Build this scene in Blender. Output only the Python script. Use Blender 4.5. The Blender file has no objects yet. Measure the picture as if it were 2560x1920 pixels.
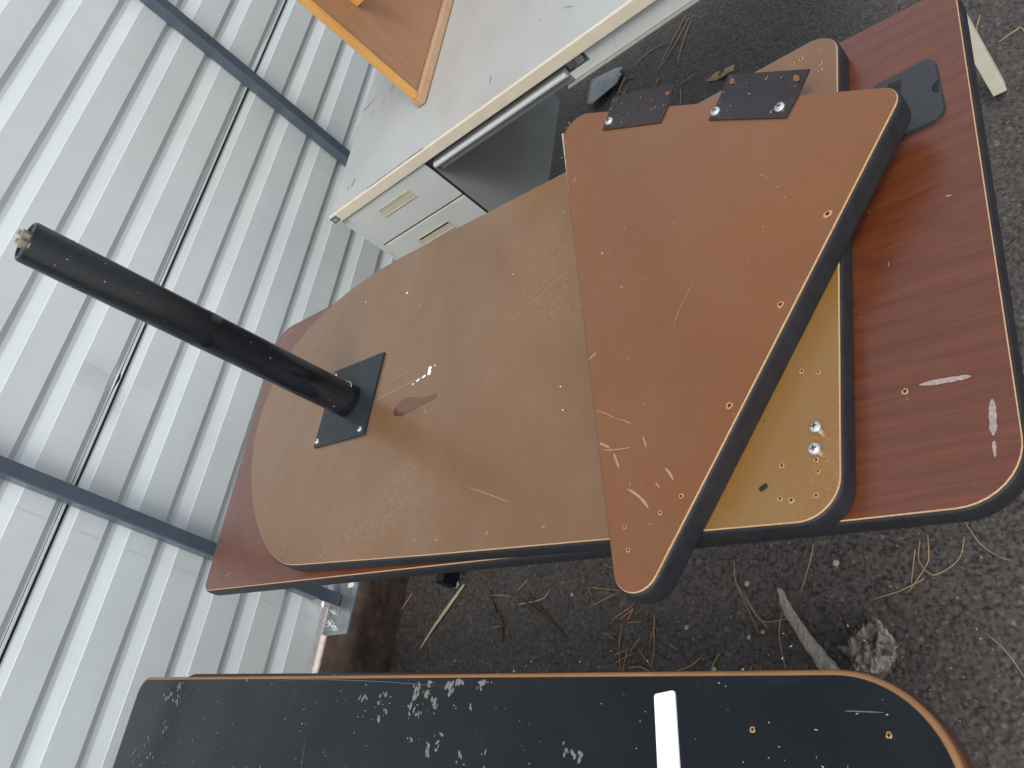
import bpy, bmesh, math, random
import numpy as np
from mathutils import Matrix, Vector

S = bpy.context.scene
COL = S.collection
rnd = random.Random(7)

# ---------------------------------------------------------------- camera
cam_d = bpy.data.cameras.new("camera")
cam = bpy.data.objects.new("camera", cam_d)
COL.objects.link(cam)
cam_d.sensor_fit = 'HORIZONTAL'
cam_d.sensor_width = 36.0
cam_d.lens = 36.0 * 2119.34 / 2560.0
cam_d.clip_start = 0.02
cam_d.clip_end = 400.0
R0 = (0.135461821, -0.751803547, -0.645322805)
R1 = (-0.852155066, 0.243870730, -0.462988995)
R2 = (0.505452112, 0.612632430, -0.607618028)
cam.matrix_world = Matrix((
    (R0[0], -R1[0], -R2[0], 0.0),
    (R0[1], -R1[1], -R2[1], 0.0),
    (R0[2], -R1[2], -R2[2], 1.6),
    (0, 0, 0, 1)))
S.camera = cam

# ---------------------------------------------------------------- light
SUN_TRAVEL = Vector((0.42, 0.28, -0.80)).normalized()
world = bpy.data.worlds.new("World")
S.world = world
world.use_nodes = True
wn = world.node_tree
wn.nodes.clear()
sky = wn.nodes.new('ShaderNodeTexSky')
sky.sky_type = 'NISHITA'
sky.sun_disc = False
sky.sun_elevation = math.asin(-SUN_TRAVEL.z)
sky.sun_rotation = math.atan2(-SUN_TRAVEL.x, -SUN_TRAVEL.y)
sky.air_density = 1.0
sky.dust_density = 2.5
sky.ozone_density = 1.0
hs = wn.nodes.new('ShaderNodeHueSaturation')
hs.inputs['Saturation'].default_value = 0.42
bg = wn.nodes.new('ShaderNodeBackground')
bg.inputs['Strength'].default_value = 0.15
wo = wn.nodes.new('ShaderNodeOutputWorld')
wn.links.new(sky.outputs[0], hs.inputs['Color'])
wn.links.new(hs.outputs[0], bg.inputs[0])
wn.links.new(bg.outputs[0], wo.inputs[0])

sun_d = bpy.data.lights.new("sun", 'SUN')
sun_d.energy = 1.2
sun_d.angle = math.radians(20)
sun_d.color = (1.0, 0.975, 0.94)
sun = bpy.data.objects.new("sun", sun_d)
COL.objects.link(sun)
sun.rotation_mode = 'QUATERNION'
sun.rotation_quaternion = SUN_TRAVEL.to_track_quat('-Z', 'Y')
sun.location = (-4, -2, 5)

S.view_settings.view_transform = 'Standard'
S.view_settings.look = 'None'
S.view_settings.exposure = 0.54
S.view_settings.gamma = 1.0
S.view_settings.use_curve_mapping = False

# ---------------------------------------------------------------- frames
# The asphalt falls slightly towards the kerb: everything standing on it is
# laid out in a "ground frame" tilted about X, origin at the kerb's foot.
TAU = 0.05
G = Matrix.Translation((0, 1.92, 0)) @ Matrix.Rotation(-TAU, 4, 'X')
W = Matrix.Identity(4)

# ---------------------------------------------------------------- materials
class NT:
    def __init__(self, name):
        self.m = bpy.data.materials.new(name)
        self.m.use_nodes = True
        self.t = self.m.node_tree
        self.b = self.t.nodes['Principled BSDF']
        self.co = None

    def n(self, kind, **kw):
        nd = self.t.nodes.new(kind)
        for k, v in kw.items():
            setattr(nd, k, v)
        return nd

    def link(self, a, b):
        self.t.links.new(a, b)

    def coord(self, scale=(1, 1, 1), rot=(0, 0, 0), geo=False):
        mp = self.n('ShaderNodeMapping')
        mp.inputs['Scale'].default_value = scale
        mp.inputs['Rotation'].default_value = rot
        tc = self.n('ShaderNodeTexCoord')
        self.link(tc.outputs['Object'], mp.inputs['Vector'])
        return mp.outputs[0]

    def noise(self, scale, detail=4, rough=0.55, vec=None, dist=0.0):
        nd = self.n('ShaderNodeTexNoise')
        nd.inputs['Scale'].default_value = scale
        nd.inputs['Detail'].default_value = detail
        nd.inputs['Roughness'].default_value = rough
        nd.inputs['Distortion'].default_value = dist
        if vec is None:
            vec = self.coord()
        self.link(vec, nd.inputs['Vector'])
        return nd.outputs['Fac']

    def ramp(self, fac, stops):
        r = self.n('ShaderNodeValToRGB')
        el = r.color_ramp.elements
        while len(el) < len(stops):
            el.new(0.5)
        for e, (p, c) in zip(el, stops):
            e.position = p
            e.color = (*c, 1) if len(c) == 3 else c
        self.link(fac, r.inputs[0])
        return r.outputs[0]

    def mix(self, fac, a, b, mode='MIX'):
        x = self.n('ShaderNodeMix', data_type='RGBA', blend_type=mode)
        for s, v in ((x.inputs[0], fac), (x.inputs[6], a), (x.inputs[7], b)):
            if hasattr(v, 'links') or isinstance(v, bpy.types.NodeSocket):
                self.link(v, s)
            elif isinstance(v, (int, float)):
                s.default_value = v
            else:
                s.default_value = (*v, 1)
        return x.outputs[2]

    def math(self, op, a, b=0.0, c=None):
        x = self.n('ShaderNodeMath', operation=op)
        for s, v in zip(x.inputs, (a, b, c)):
            if v is None:
                continue
            if isinstance(v, bpy.types.NodeSocket):
                self.link(v, s)
            else:
                s.default_value = v
        return x.outputs[0]

    def set(self, **kw):
        for k, v in kw.items():
            s = self.b.inputs[{'col': 'Base Color', 'rough': 'Roughness', 'metal': 'Metallic',
                               'spec': 'Specular IOR Level', 'coat': 'Coat Weight',
                               'coat_rough': 'Coat Roughness'}[k]]
            if isinstance(v, bpy.types.NodeSocket):
                self.link(v, s)
            elif isinstance(v, (int, float)):
                s.default_value = v
            else:
                s.default_value = (*v, 1)
        return self

    def bump(self, h, strength=0.3, dist=0.001):
        b = self.n('ShaderNodeBump')
        b.inputs['Strength'].default_value = strength
        b.inputs['Distance'].default_value = dist
        self.link(h, b.inputs['Height'])
        self.link(b.outputs[0], self.b.inputs['Normal'])
        return self


def simple(name, col, rough=0.5, metal=0.0, spec=0.5, var=0.12, scale=30, bump=0.0, bscale=200, bdist=0.0005):
    t = NT(name)
    f = t.noise(scale, 5, 0.6)
    lo = tuple(c * (1 - var) for c in col)
    hi = tuple(min(1, c * (1 + var)) for c in col)
    t.set(col=t.ramp(f, [(0.3, lo), (0.7, hi)]), metal=metal, spec=spec)
    g = t.noise(scale * 0.6, 4, 0.6)
    t.set(rough=t.ramp(g, [(0.3, (rough * 0.88,) * 3), (0.7, (min(1, rough * 1.12),) * 3)]))
    if bump:
        t.bump(t.noise(bscale, 4, 0.6), bump, bdist)
    return t.m


def hardboard(name, base, dust=0.35, golden=None):
    """brown underside backer sheet: fine cloth-like grain, pale scuffs, specks"""
    t = NT(name)
    v = t.coord()
    big = t.noise(2.2, 3, 0.5, v)
    c = t.ramp(big, [(0.3, tuple(x * 0.90 for x in base)), (0.7, tuple(x * 1.10 for x in base))])
    if golden:
        # more golden base tone blended in towards the near right corner
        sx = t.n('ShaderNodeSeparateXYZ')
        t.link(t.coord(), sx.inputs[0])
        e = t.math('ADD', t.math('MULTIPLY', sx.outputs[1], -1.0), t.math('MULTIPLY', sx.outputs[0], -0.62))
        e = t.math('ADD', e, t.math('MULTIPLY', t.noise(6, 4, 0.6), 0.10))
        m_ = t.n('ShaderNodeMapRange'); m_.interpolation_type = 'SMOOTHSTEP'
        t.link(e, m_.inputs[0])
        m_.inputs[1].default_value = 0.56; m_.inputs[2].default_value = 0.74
        c = t.mix(m_.outputs[0], c, golden)
    grain = t.noise(1.0, 4, 0.7, t.coord((900, 120, 1)))
    c = t.mix(t.ramp(grain, [(0.35, (0, 0, 0)), (0.7, (0.16,) * 3)]), c, tuple(x * 1.35 for x in base))
    mask = t.ramp(t.noise(3.6, 3, 0.5, v, 0.4), [(0.50, (0, 0, 0)), (0.66, (1, 1, 1))])
    sp = t.ramp(t.noise(330, 6, 0.8, t.coord((1, 0.5, 1), (0, 0, 0.5))), [(0.50, (0, 0, 0)), (0.66, (1, 1, 1))])
    f = t.math('MULTIPLY', mask, sp)
    f = t.math('MULTIPLY', f, dust)
    c = t.mix(f, c, (0.34, 0.25, 0.17))
    haze = t.ramp(t.noise(5, 6, 0.7, t.coord((1, 2.2, 1), (0, 0, -0.4))), [(0.42, (0, 0, 0)), (0.80, (0.20 if golden else 0.10,) * 3)])
    c = t.mix(haze, c, (0.25, 0.19, 0.14))
    fine = t.ramp(t.noise(95, 2, 0.5, t.coord((1, 1.8, 1), (0, 0, 0.9))), [(0.755, (0, 0, 0)), (0.79, (0.8,) * 3)])
    c = t.mix(fine, c, (0.40, 0.30, 0.2))
    dark = t.ramp(t.noise(60, 2, 0.5, t.coord((1, 1, 1), (0, 0, 2))), [(0.20, (0.5,) * 3), (0.25, (0, 0, 0))])
    c = t.mix(dark, c, tuple(x * 0.5 for x in base))
    r = t.ramp(t.noise(14, 5, 0.65, v), [(0.3, (0.34,) * 3), (0.7, (0.47,) * 3)])
    t.set(col=c, rough=r, spec=0.6, coat=0.7, coat_rough=0.22)
    t.bump(t.noise(420, 3, 0.6, v), 0.10, 0.0003)
    return t.m


def mahogany(name):
    t = NT(name)
    v = t.coord((36, 1.6, 14), (0, 0, 0.16))
    w = t.noise(2.6, 8, 0.66, v, 1.6)
    c = t.ramp(w, [(0.25, (0.084, 0.021, 0.007)), (0.45, (0.106, 0.028, 0.0085)), (0.6, (0.124, 0.034, 0.010)), (0.8, (0.142, 0.041, 0.012))])
    ln = t.noise(1.0, 5, 0.75, t.coord((420, 9, 60), (0, 0, 0.16)), 0.6)
    c = t.mix(t.ramp(ln, [(0.34, (0.30,) * 3), (0.47, (0, 0, 0))]), c, (0.045, 0.010, 0.007))
    ring = t.n('ShaderNodeTexWave', wave_type='RINGS', rings_direction='Z')
    ring.inputs['Scale'].default_value = 11
    ring.inputs['Distortion'].default_value = 5
    ring.inputs['Detail'].default_value = 3
    mp = t.n('ShaderNodeMapping')
    mp.inputs['Scale'].default_value = (1.0, 0.32, 1)
    mp.inputs['Location'].default_value = (0.05, 0.25, 0)
    tc = t.n('ShaderNodeTexCoord')
    t.link(tc.outputs['Object'], mp.inputs[0])
    t.link(mp.outputs[0], ring.inputs['Vector'])
    c = t.mix(t.ramp(ring.outputs['Fac'], [(0.0, (0.24,) * 3), (0.4, (0, 0, 0))]), c, (0.05, 0.011, 0.007))
    sc = t.ramp(t.noise(70, 2, 0.5, t.coord((1, 2, 1), (0, 0, 0.7))), [(0.76, (0, 0, 0)), (0.80, (0.55,) * 3)])
    c = t.mix(sc, c, (0.5, 0.33, 0.27))
    r = t.ramp(t.noise(9, 5, 0.6), [(0.3, (0.28,) * 3), (0.7, (0.40,) * 3)])
    t.set(col=c, rough=r, spec=0.6, coat=0.8, coat_rough=0.26)
    t.bump(t.noise(1.0, 4, 0.7, t.coord((380, 30, 60), (0, 0, 0.14))), 0.12, 0.0004)
    return t.m


def asphalt_mat():
    t = NT("asphalt")
    at = t.n('ShaderNodeAttribute', attribute_name='tint')
    big = t.noise(1.3, 4, 0.6)
    base = t.ramp(at.outputs['Fac'], [(0.0, (0.009, 0.008, 0.007)), (0.22, (0.048, 0.040, 0.035)),
                                       (0.55, (0.084, 0.071, 0.063)), (0.85, (0.108, 0.093, 0.083)), (1.0, (0.17, 0.155, 0.14))])
    c = t.mix(t.ramp(big, [(0.3, (0, 0, 0)), (0.7, (0.4,) * 3)]), base, (0.070, 0.060, 0.052))
    gr = t.ramp(t.noise(420, 4, 0.7), [(0.35, (0.55,) * 3), (0.7, (1.3,) * 3)])
    c = t.mix(1.0, c, gr, 'MULTIPLY')
    t.set(col=c, rough=t.ramp(t.noise(180, 3, 0.6), [(0.3, (0.45,) * 3), (0.7, (0.75,) * 3)]), spec=0.6)
    t.bump(t.noise(420, 5, 0.7), 0.4, 0.0010)
    return t.m


def plain_asphalt():
    t = NT("asphalt_far")
    vo = t.n('ShaderNodeTexVoronoi', feature='F1')
    vo.inputs['Scale'].default_value = 110
    t.link(t.coord(), vo.inputs['Vector'])
    c = t.ramp(vo.outputs['Color'], [(0.1, (0.05, 0.047, 0.045)), (0.8, (0.11, 0.104, 0.099))])
    t.set(col=c, rough=0.65)
    t.bump(vo.outputs['Distance'], 0.8, 0.004)
    return t.m


def sheet_mat(name, col):
    t = NT(name)
    v = t.coord((1, 3, 3))
    f = t.noise(2.0, 4, 0.6, v)
    c = t.ramp(f, [(0.3, tuple(x * 0.94 for x in col)), (0.7, tuple(min(1, x * 1.04) for x in col))])
    st = t.ramp(t.noise(26, 6, 0.75, t.coord((1, 1, 0.6))), [(0.68, (0, 0, 0)), (0.80, (0.30,) * 3)])
    c = t.mix(st, c, (0.33, 0.32, 0.30))
    sm = t.ramp(t.noise(7, 5, 0.7, t.coord((1.6, 1, 0.35))), [(0.50, (0, 0, 0)), (0.85, (0.16,) * 3)])
    c = t.mix(sm, c, (0.42, 0.41, 0.39))
    t.set(col=c, rough=t.ramp(f, [(0.3, (0.30,) * 3), (0.7, (0.40,) * 3)]), spec=0.5, metal=0.15)
    t.bump(t.noise(3.0, 2, 0.5, v), 0.15, 0.004)
    return t.m


def kerb_mat():
    t = NT("kerb_stone")
    a = t.noise(16, 8, 0.75, None, 0.3)
    c = t.ramp(a, [(0.25, (0.020, 0.013, 0.009)), (0.5, (0.055, 0.034, 0.022)), (0.7, (0.115, 0.070, 0.045)), (0.9, (0.24, 0.19, 0.15))])
    sp = t.ramp(t.noise(160, 4, 0.7), [(0.66, (0, 0, 0)), (0.76, (0.7,) * 3)])
    c = t.mix(sp, c, (0.33, 0.27, 0.22))
    t.set(col=c, rough=0.9)
    t.bump(t.noise(90, 6, 0.75), 0.8, 0.004)
    return t.m


def wood_mat(name, lo, hi, rough=0.35, sc=(90, 90, 6), spec=0.5, amt=1.0):
    t = NT(name)
    g = t.noise(1.0, 6, 0.7, t.coord(sc), 0.8)
    c = t.ramp(g, [(0.3, lo), (0.7, hi)])
    b = t.noise(6, 4, 0.6)
    c = t.mix(t.ramp(b, [(0.35, (0.3 * amt,) * 3), (0.6, (0, 0, 0))]), c, tuple(x * 0.7 for x in lo))
    t.set(col=c, rough=rough, spec=spec)
    t.bump(g, 0.1, 0.0004)
    return t.m


def desk_top_mat():
    t = NT("desk_laminate")
    c = t.ramp(t.noise(5, 5, 0.6), [(0.3, (0.345, 0.362, 0.350)), (0.7, (0.400, 0.416, 0.402))])
    st = t.ramp(t.noise(13, 7, 0.78, t.coord((1, 2.2, 1), (0, 0, 0.5)), 0.6), [(0.64, (0, 0, 0)), (0.74, (0.65,) * 3)])
    mask = t.ramp(t.noise(2.0, 2, 0.5), [(0.48, (0, 0, 0)), (0.62, (1, 1, 1))])
    c = t.mix(t.math('MULTIPLY', st, mask), c, (0.24, 0.22, 0.20))
    sp = t.ramp(t.noise(75, 2, 0.5), [(0.76, (0, 0, 0)), (0.80, (0.5,) * 3)])
    c = t.mix(sp, c, (0.2, 0.19, 0.18))
    t.set(col=c, rough=0.36, spec=0.5)
    return t.m


def black_lam():
    t = NT("black_laminate")
    f = t.noise(7, 5, 0.6)
    c = t.ramp(f, [(0.3, (0.004, 0.006, 0.008)), (0.7, (0.008, 0.011, 0.013))])
    sm = t.ramp(t.noise(6, 6, 0.7, t.coord((2, 1, 1), (0, 0, 0.3))), [(0.55, (0, 0, 0)), (0.85, (0.25,) * 3)])
    c = t.mix(sm, c, (0.055, 0.055, 0.055))
    sp = t.ramp(t.noise(120, 2, 0.5, t.coord((1, 2.4, 1), (0, 0, 0.5))), [(0.775, (0, 0, 0)), (0.80, (0.8,) * 3)])
    c = t.mix(sp, c, (0.16, 0.155, 0.14))
    t.set(col=c, rough=t.ramp(t.noise(18, 5, 0.65), [(0.3, (0.13,) * 3), (0.7, (0.22,) * 3)]), spec=0.33)
    t.bump(t.noise(300, 3, 0.6), 0.04, 0.0002)
    return t.m


M = {}
M['sheet'] = sheet_mat("sheet_steel_paint", (0.73, 0.785, 0.780))
M['post'] = simple("post_paint", (0.070, 0.095, 0.122), 0.30, 0.0, 0.6, 0.10, 12, 0.05)
M['galv'] = simple("galvanised_steel", (0.50, 0.52, 0.54), 0.36, 0.9, 0.5, 0.22, 40, 0.1)
M['zinc'] = simple("zinc_screw", (0.80, 0.80, 0.78), 0.28, 0.85, 0.5, 0.1, 200)
M['kerb'] = kerb_mat()
M['asphalt'] = asphalt_mat()
M['asphalt_far'] = plain_asphalt()
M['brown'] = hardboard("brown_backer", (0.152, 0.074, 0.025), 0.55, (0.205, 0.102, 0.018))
M['orange'] = hardboard("orange_brown_backer", (0.158, 0.054, 0.007), 0.06)
M['mahogany'] = mahogany("mahogany_laminate")
M['rubber'] = simple("black_edge_rubber", (0.016, 0.017, 0.020), 0.55, 0, 0.35, 0.3, 60, 0.15, 260)
M['raw'] = simple("raw_particle_board", (0.46, 0.31, 0.17), 0.8, 0, 0.3, 0.2, 400, 0.3, 500)
M['hole'] = simple("hole_dark", (0.045, 0.022, 0.010), 0.9, 0, 0.2)
M['fibre'] = simple("torn_fibre", (0.40, 0.24, 0.11), 0.9, 0, 0.2, 0.25, 500)
M['blacksteel'] = simple("black_painted_steel", (0.005, 0.006, 0.008), 0.13, 0, 0.38, 0.3, 50)
M['platesteel'] = simple("dark_plate_paint", (0.014, 0.021, 0.026), 0.42, 0, 0.4, 0.25, 80, 0.12, 300)
M['bracket'] = simple("brown_black_bracket", (0.020, 0.014, 0.014), 0.30, 0, 0.6, 0.3, 60, 0.1)
M['scratch'] = simple("pale_scratch", (0.30, 0.24, 0.22), 0.7, 0, 0.3, 0.25, 300)
M['fleck'] = simple("wood_flecks", (0.36, 0.27, 0.19), 0.7, 0, 0.3, 0.25, 300)
M['desktop'] = desk_top_mat()
M['cream'] = simple("cream_edge_trim", (0.62, 0.55, 0.42), 0.42, 0, 0.5, 0.06, 25, 0.05)
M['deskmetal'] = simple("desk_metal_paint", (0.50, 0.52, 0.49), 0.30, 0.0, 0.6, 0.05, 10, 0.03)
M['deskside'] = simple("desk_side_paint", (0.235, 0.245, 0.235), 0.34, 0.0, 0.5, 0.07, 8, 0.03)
M['handle'] = simple("handle_plastic", (0.45, 0.43, 0.315), 0.45, 0, 0.5, 0.05, 30)
M['leg_cream'] = simple("cream_leg_paint", (0.60, 0.58, 0.47), 0.4, 0, 0.5, 0.06, 25)
M['oak'] = wood_mat("varnished_oak_edge", (0.58, 0.28, 0.070), (0.72, 0.39, 0.115), 0.30)
M['oakpale'] = wood_mat("varnished_oak_pale", (0.42, 0.25, 0.13), (0.53, 0.34, 0.20), 0.30)
M['oakpanel'] = wood_mat("varnished_plywood", (0.30, 0.145, 0.070), (0.37, 0.19, 0.098), 0.36, (70, 70, 9), 0.5, 0.5)
M['greyplastic'] = simple("grey_plastic", (0.032, 0.035, 0.038), 0.42, 0, 0.5, 0.08, 30, 0.06, 500)
M['blackvoid'] = simple("black_recess", (0.008, 0.009, 0.011), 0.6)
M['blacklam'] = black_lam()
M['brownedge'] = wood_mat("brown_edge_band", (0.24, 0.10, 0.04), (0.34, 0.16, 0.07), 0.4, (8, 8, 200))
M['darkedge'] = simple("red_brown_edge", (0.075, 0.030, 0.018), 0.4, 0, 0.5, 0.15, 20)
M['tanedge'] = wood_mat("tan_edge", (0.21, 0.10, 0.035), (0.30, 0.155, 0.060), 0.45, (12, 12, 300))
M['white'] = simple("white_plastic", (0.93, 0.94, 0.93), 0.35, 0, 0.5, 0.01, 20)
M['splash'] = simple("grey_paint_splash", (0.155, 0.150, 0.140), 0.75, 0, 0.3, 0.3, 250)
M['needle'] = simple("pine_needle", (0.30, 0.165, 0.080), 0.6, 0, 0.4, 0.25, 60)
M['needle_pale'] = simple("pine_needle_pale", (0.27, 0.195, 0.115), 0.6, 0, 0.4, 0.25, 60)
M['twig'] = simple("dark_twig", (0.075, 0.052, 0.038), 0.8, 0, 0.3, 0.35, 90, 0.5)
M['palewood'] = wood_mat("pale_split_wood", (0.36, 0.29, 0.18), (0.58, 0.49, 0.33), 0.7, (300, 300, 30), 0.3)
def drift_mat():
    t = NT("weathered_wood")
    a = t.noise(1.0, 6, 0.68, t.coord((26, 75, 55)), 1.6)
    c = t.ramp(a, [(0.30, (0.030, 0.024, 0.018)), (0.43, (0.22, 0.20, 0.17)), (0.55, (0.46, 0.43, 0.38)), (0.75, (0.72, 0.68, 0.60))])
    t.set(col=c, rough=0.9, spec=0.3)
    t.bump(a, 0.9, 0.006)
    return t.m
M['drift'] = drift_mat()
def knot_mat():
    t = NT("weathered_root")
    a = t.noise(1.0, 4, 0.58, t.coord((22, 46, 34), (0.3, 0.2, 0.5)), 1.4)
    c = t.ramp(a, [(0.30, (0.020, 0.015, 0.011)), (0.45, (0.10, 0.085, 0.066)), (0.60, (0.25, 0.225, 0.185)), (0.8, (0.48, 0.44, 0.37))])
    t.set(col=c, rough=0.92, spec=0.25)
    t.bump(a, 0.35, 0.002)
    return t.m
M['root'] = knot_mat()
M['branch'] = wood_mat("grey_split_branch", (0.13, 0.11, 0.085), (0.52, 0.48, 0.41), 0.8, (35, 160, 160), 0.3)
M['leaf'] = simple("dry_leaf", (0.40, 0.30, 0.18), 0.7, 0, 0.3, 0.3, 60, 0.4)
M['leaf_spot'] = simple("brown_leaf_spot", (0.16, 0.075, 0.03), 0.7, 0, 0.3, 0.3, 60, 0.4)
M['plastic'] = simple("grey_torn_plastic", (0.22, 0.25, 0.26), 0.42, 0, 0.5, 0.2, 25, 0.4, 40, 0.004)
M['green'] = simple("green_stem", (0.16, 0.22, 0.05), 0.6)
M['stone'] = simple("pale_stone", (0.30, 0.28, 0.25), 0.8, 0, 0.3, 0.2, 150, 0.5)
M['stain'] = NT("wet_glue_stain").set(col=(0.120, 0.052, 0.026), rough=0.22, spec=0.6).m
M['stain_dark'] = NT("dark_glue_stain").set(col=(0.085, 0.026, 0.010), rough=0.25, spec=0.6).m
M['ink'] = simple("black_ink", (0.02, 0.02, 0.022), 0.5)
M['sticker'] = simple("white_label", (0.72, 0.73, 0.70), 0.5)

# ---------------------------------------------------------------- builders
def raw_obj(name, verts, faces, mat, parent=None, smooth=False, frame=None, loc=None):
    me = bpy.data.meshes.new(name)
    me.from_pydata([tuple(v) for v in verts], [], faces)
    me.validate()
    me.update()
    mats = mat if isinstance(mat, (list, tuple)) else [mat]
    for m_ in mats:
        me.materials.append(m_)
    if smooth:
        for p in me.polygons:
            p.use_smooth = True
    o = bpy.data.objects.new(name, me)
    COL.objects.link(o)
    if parent is not None:
        o.parent = parent
    elif frame is not None:
        o.matrix_world = frame @ Matrix.Translation(loc or (0, 0, 0))
    return o


def tag(o, label=None, cat=None, group=None, kind=None):
    if label: o['label'] = label
    if cat: o['category'] = cat
    if group: o['group'] = group
    if kind: o['kind'] = kind
    return o


def thing(name, loc, frame, label, cat, group=None):
    e = bpy.data.objects.new(name, None)
    e.empty_display_size = 0.05
    COL.objects.link(e)
    e.matrix_world = frame @ Matrix.Translation(loc)
    e['org'] = loc
    return tag(e, label, cat, group)


class MB:
    """collects geometry (absolute frame coords), emits relative to an origin"""
    def __init__(s, org=(0, 0, 0)):
        s.v, s.f, s.mi, s.org = [], [], [], Vector(org)

    def add(s, vs, fs, mi=0):
        k = len(s.v)
        s.v += [Vector(v) - s.org for v in vs]
        s.f += [tuple(i + k for i in f) for f in fs]
        s.mi += [mi] * len(fs)
        return s

    def box(s, x0, x1, y0, y1, z0, z1, bev=0.0, mi=0, M4=None):
        bm = bmesh.new()
        bmesh.ops.create_cube(bm, size=1.0)
        for v in bm.verts:
            v.co = Vector(((x0 + x1) / 2 + v.co.x * (x1 - x0), (y0 + y1) / 2 + v.co.y * (y1 - y0), (z0 + z1) / 2 + v.co.z * (z1 - z0)))
        if bev > 0:
            bmesh.ops.bevel(bm, geom=bm.edges[:], offset=bev, segments=2, affect='EDGES', profile=0.6)
        if M4 is not None:
            bm.transform(M4)
        bm.verts.index_update()
        s.add([v.co.copy() for v in bm.verts], [tuple(v.index for v in f.verts) for f in bm.faces], mi)
        bm.free()
        return s

    def tube(s, pts, rad, seg=8, mi=0, cap=True, flat=1.0):
        pts = [Vector(p) for p in pts]
        n = len(pts)
        rads = rad if isinstance(rad, (list, tuple)) else [rad] * n
        vs, fs = [], []
        for i, p in enumerate(pts):
            t = (pts[min(i + 1, n - 1)] - pts[max(i - 1, 0)]).normalized()
            up = Vector((0, 0, 1)) if abs(t.z) < 0.9 else Vector((1, 0, 0))
            a = t.cross(up).normalized()
            b = a.cross(t).normalized()
            for k in range(seg):
                th = 2 * math.pi * k / seg
                vs.append(p + a * math.cos(th) * rads[i] + b * math.sin(th) * rads[i] * flat)
        for i in range(n - 1):
            for k in range(seg):
                k2 = (k + 1) % seg
                fs.append((i * seg + k, i * seg + k2, (i + 1) * seg + k2, (i + 1) * seg + k))
        if cap:
            fs.append(tuple(range(seg))[::-1])
            fs.append(tuple((n - 1) * seg + k for k in range(seg)))
        return s.add(vs, fs, mi)

    def build(s, name, mat, parent=None, smooth=False, frame=None):
        o = raw_obj(name, s.v, s.f, mat, parent, smooth, frame, tuple(s.org))
        if any(s.mi):
            o.data.polygons.foreach_set('material_index', s.mi)
        return o


def rounded(corners, seg=10):
    """corners: [(x, y, r)], returns a polygon with rounded corners"""
    out = []
    n = len(corners)
    for i in range(n):
        x, y, r = corners[i]
        p = Vector((x, y)); a = Vector(corners[i - 1][:2]); b = Vector(corners[(i + 1) % n][:2])
        if r <= 0:
            out.append(p); continue
        da = (a - p).normalized(); db = (b - p).normalized()
        ang = da.angle(db)
        d = min(r / math.tan(ang / 2), (a - p).length * 0.49, (b - p).length * 0.49)
        rr = d * math.tan(ang / 2)
        c = p + (da + db).normalized() * (rr / math.sin(ang / 2))
        s0 = p + da * d - c; s1 = p + db * d - c
        a0 = math.atan2(s0.y, s0.x); a1 = math.atan2(s1.y, s1.x)
        while a1 - a0 > math.pi: a1 -= 2 * math.pi
        while a1 - a0 < -math.pi: a1 += 2 * math.pi
        for k in range(seg + 1):
            t = a0 + (a1 - a0) * k / seg
            out.append(c + Vector((math.cos(t), math.sin(t))) * rr)
    # anticlockwise
    ar = sum(out[i - 1].x * out[i].y - out[i].x * out[i - 1].y for i in range(len(out)))
    if ar < 0:
        out.reverse()
    return out


def offset_poly(P, d):
    """d > 0 moves the outline outwards"""
    n = len(P); out = []
    for i in range(n):
        e0 = (P[i] - P[i - 1]); e1 = (P[(i + 1) % n] - P[i])
        if e0.length < 1e-7: e0 = e1
        if e1.length < 1e-7: e1 = e0
        n0 = Vector((e0.y, -e0.x)).normalized(); n1 = Vector((e1.y, -e1.x)).normalized()
        m = n0 + n1
        k = max(0.4, (1 + n0.dot(n1)) / 2)
        out.append(P[i] + m / 2 * d / k)
    return out


def sweep(P, prof, org):
    """closed loops of outline P at (offset, z) pairs"""
    mb = MB(org); n = len(P); vs = []; fs = []
    for off, z in prof:
        for q in offset_poly(P, off):
            vs.append((q.x, q.y, z))
    for j in range(len(prof) - 1):
        for i in range(n):
            i2 = (i + 1) % n
            fs.append((j * n + i, (j + 1) * n + i, (j + 1) * n + i2, j * n + i2))
    return mb.add(vs, fs)


def slab(P, z0, z1, org, inset=0.0):
    mb = MB(org); Q = offset_poly(P, -inset) if inset else P
    n = len(Q)
    vs = [(q.x, q.y, z0) for q in Q] + [(q.x, q.y, z1) for q in Q]
    fs = [tuple(range(n))[::-1], tuple(range(n, 2 * n))]
    fs += [(i, (i + 1) % n, n + (i + 1) % n, n + i) for i in range(n)]
    return mb.add(vs, fs)


def board(parent, org, P, z0, t, mat, band=True, bandmat=None, rimmat=None):
    """tabletop: sheet + thin pale rim of raw board + bulging edge band"""
    z1 = z0 + t
    p = slab(P, z0 + 0.0005, z1, org, 0.0011).build('panel', mat, parent)
    sweep(P, [(-0.0030, z0 + 0.002), (-0.0030, z1 - 0.0003), (-0.0010, z1 - 0.0005), (-0.0004, z1 - 0.0010), (-0.0002, z1 - 0.0040), (-0.0004, z0 + 0.002)], org).build(
        'raw_edge', rimmat or M['raw'], p)
    if band:
        h = t
        sweep(P, [(-0.0010, z1 - 0.005), (-0.0002, z1 - 0.0026), (0.0010, z1 - 0.0025), (0.0022, z1 - 0.0042), (0.0027, z1 - h * 0.3), (0.0027, z1 - h * 0.7),
                  (0.0024, z0 + 0.004), (0.0014, z0 + 0.0010), (0.0, z0), (-0.004, z0)], org).build('edge_band', bandmat or M['rubber'], parent, True)
    return p


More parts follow.
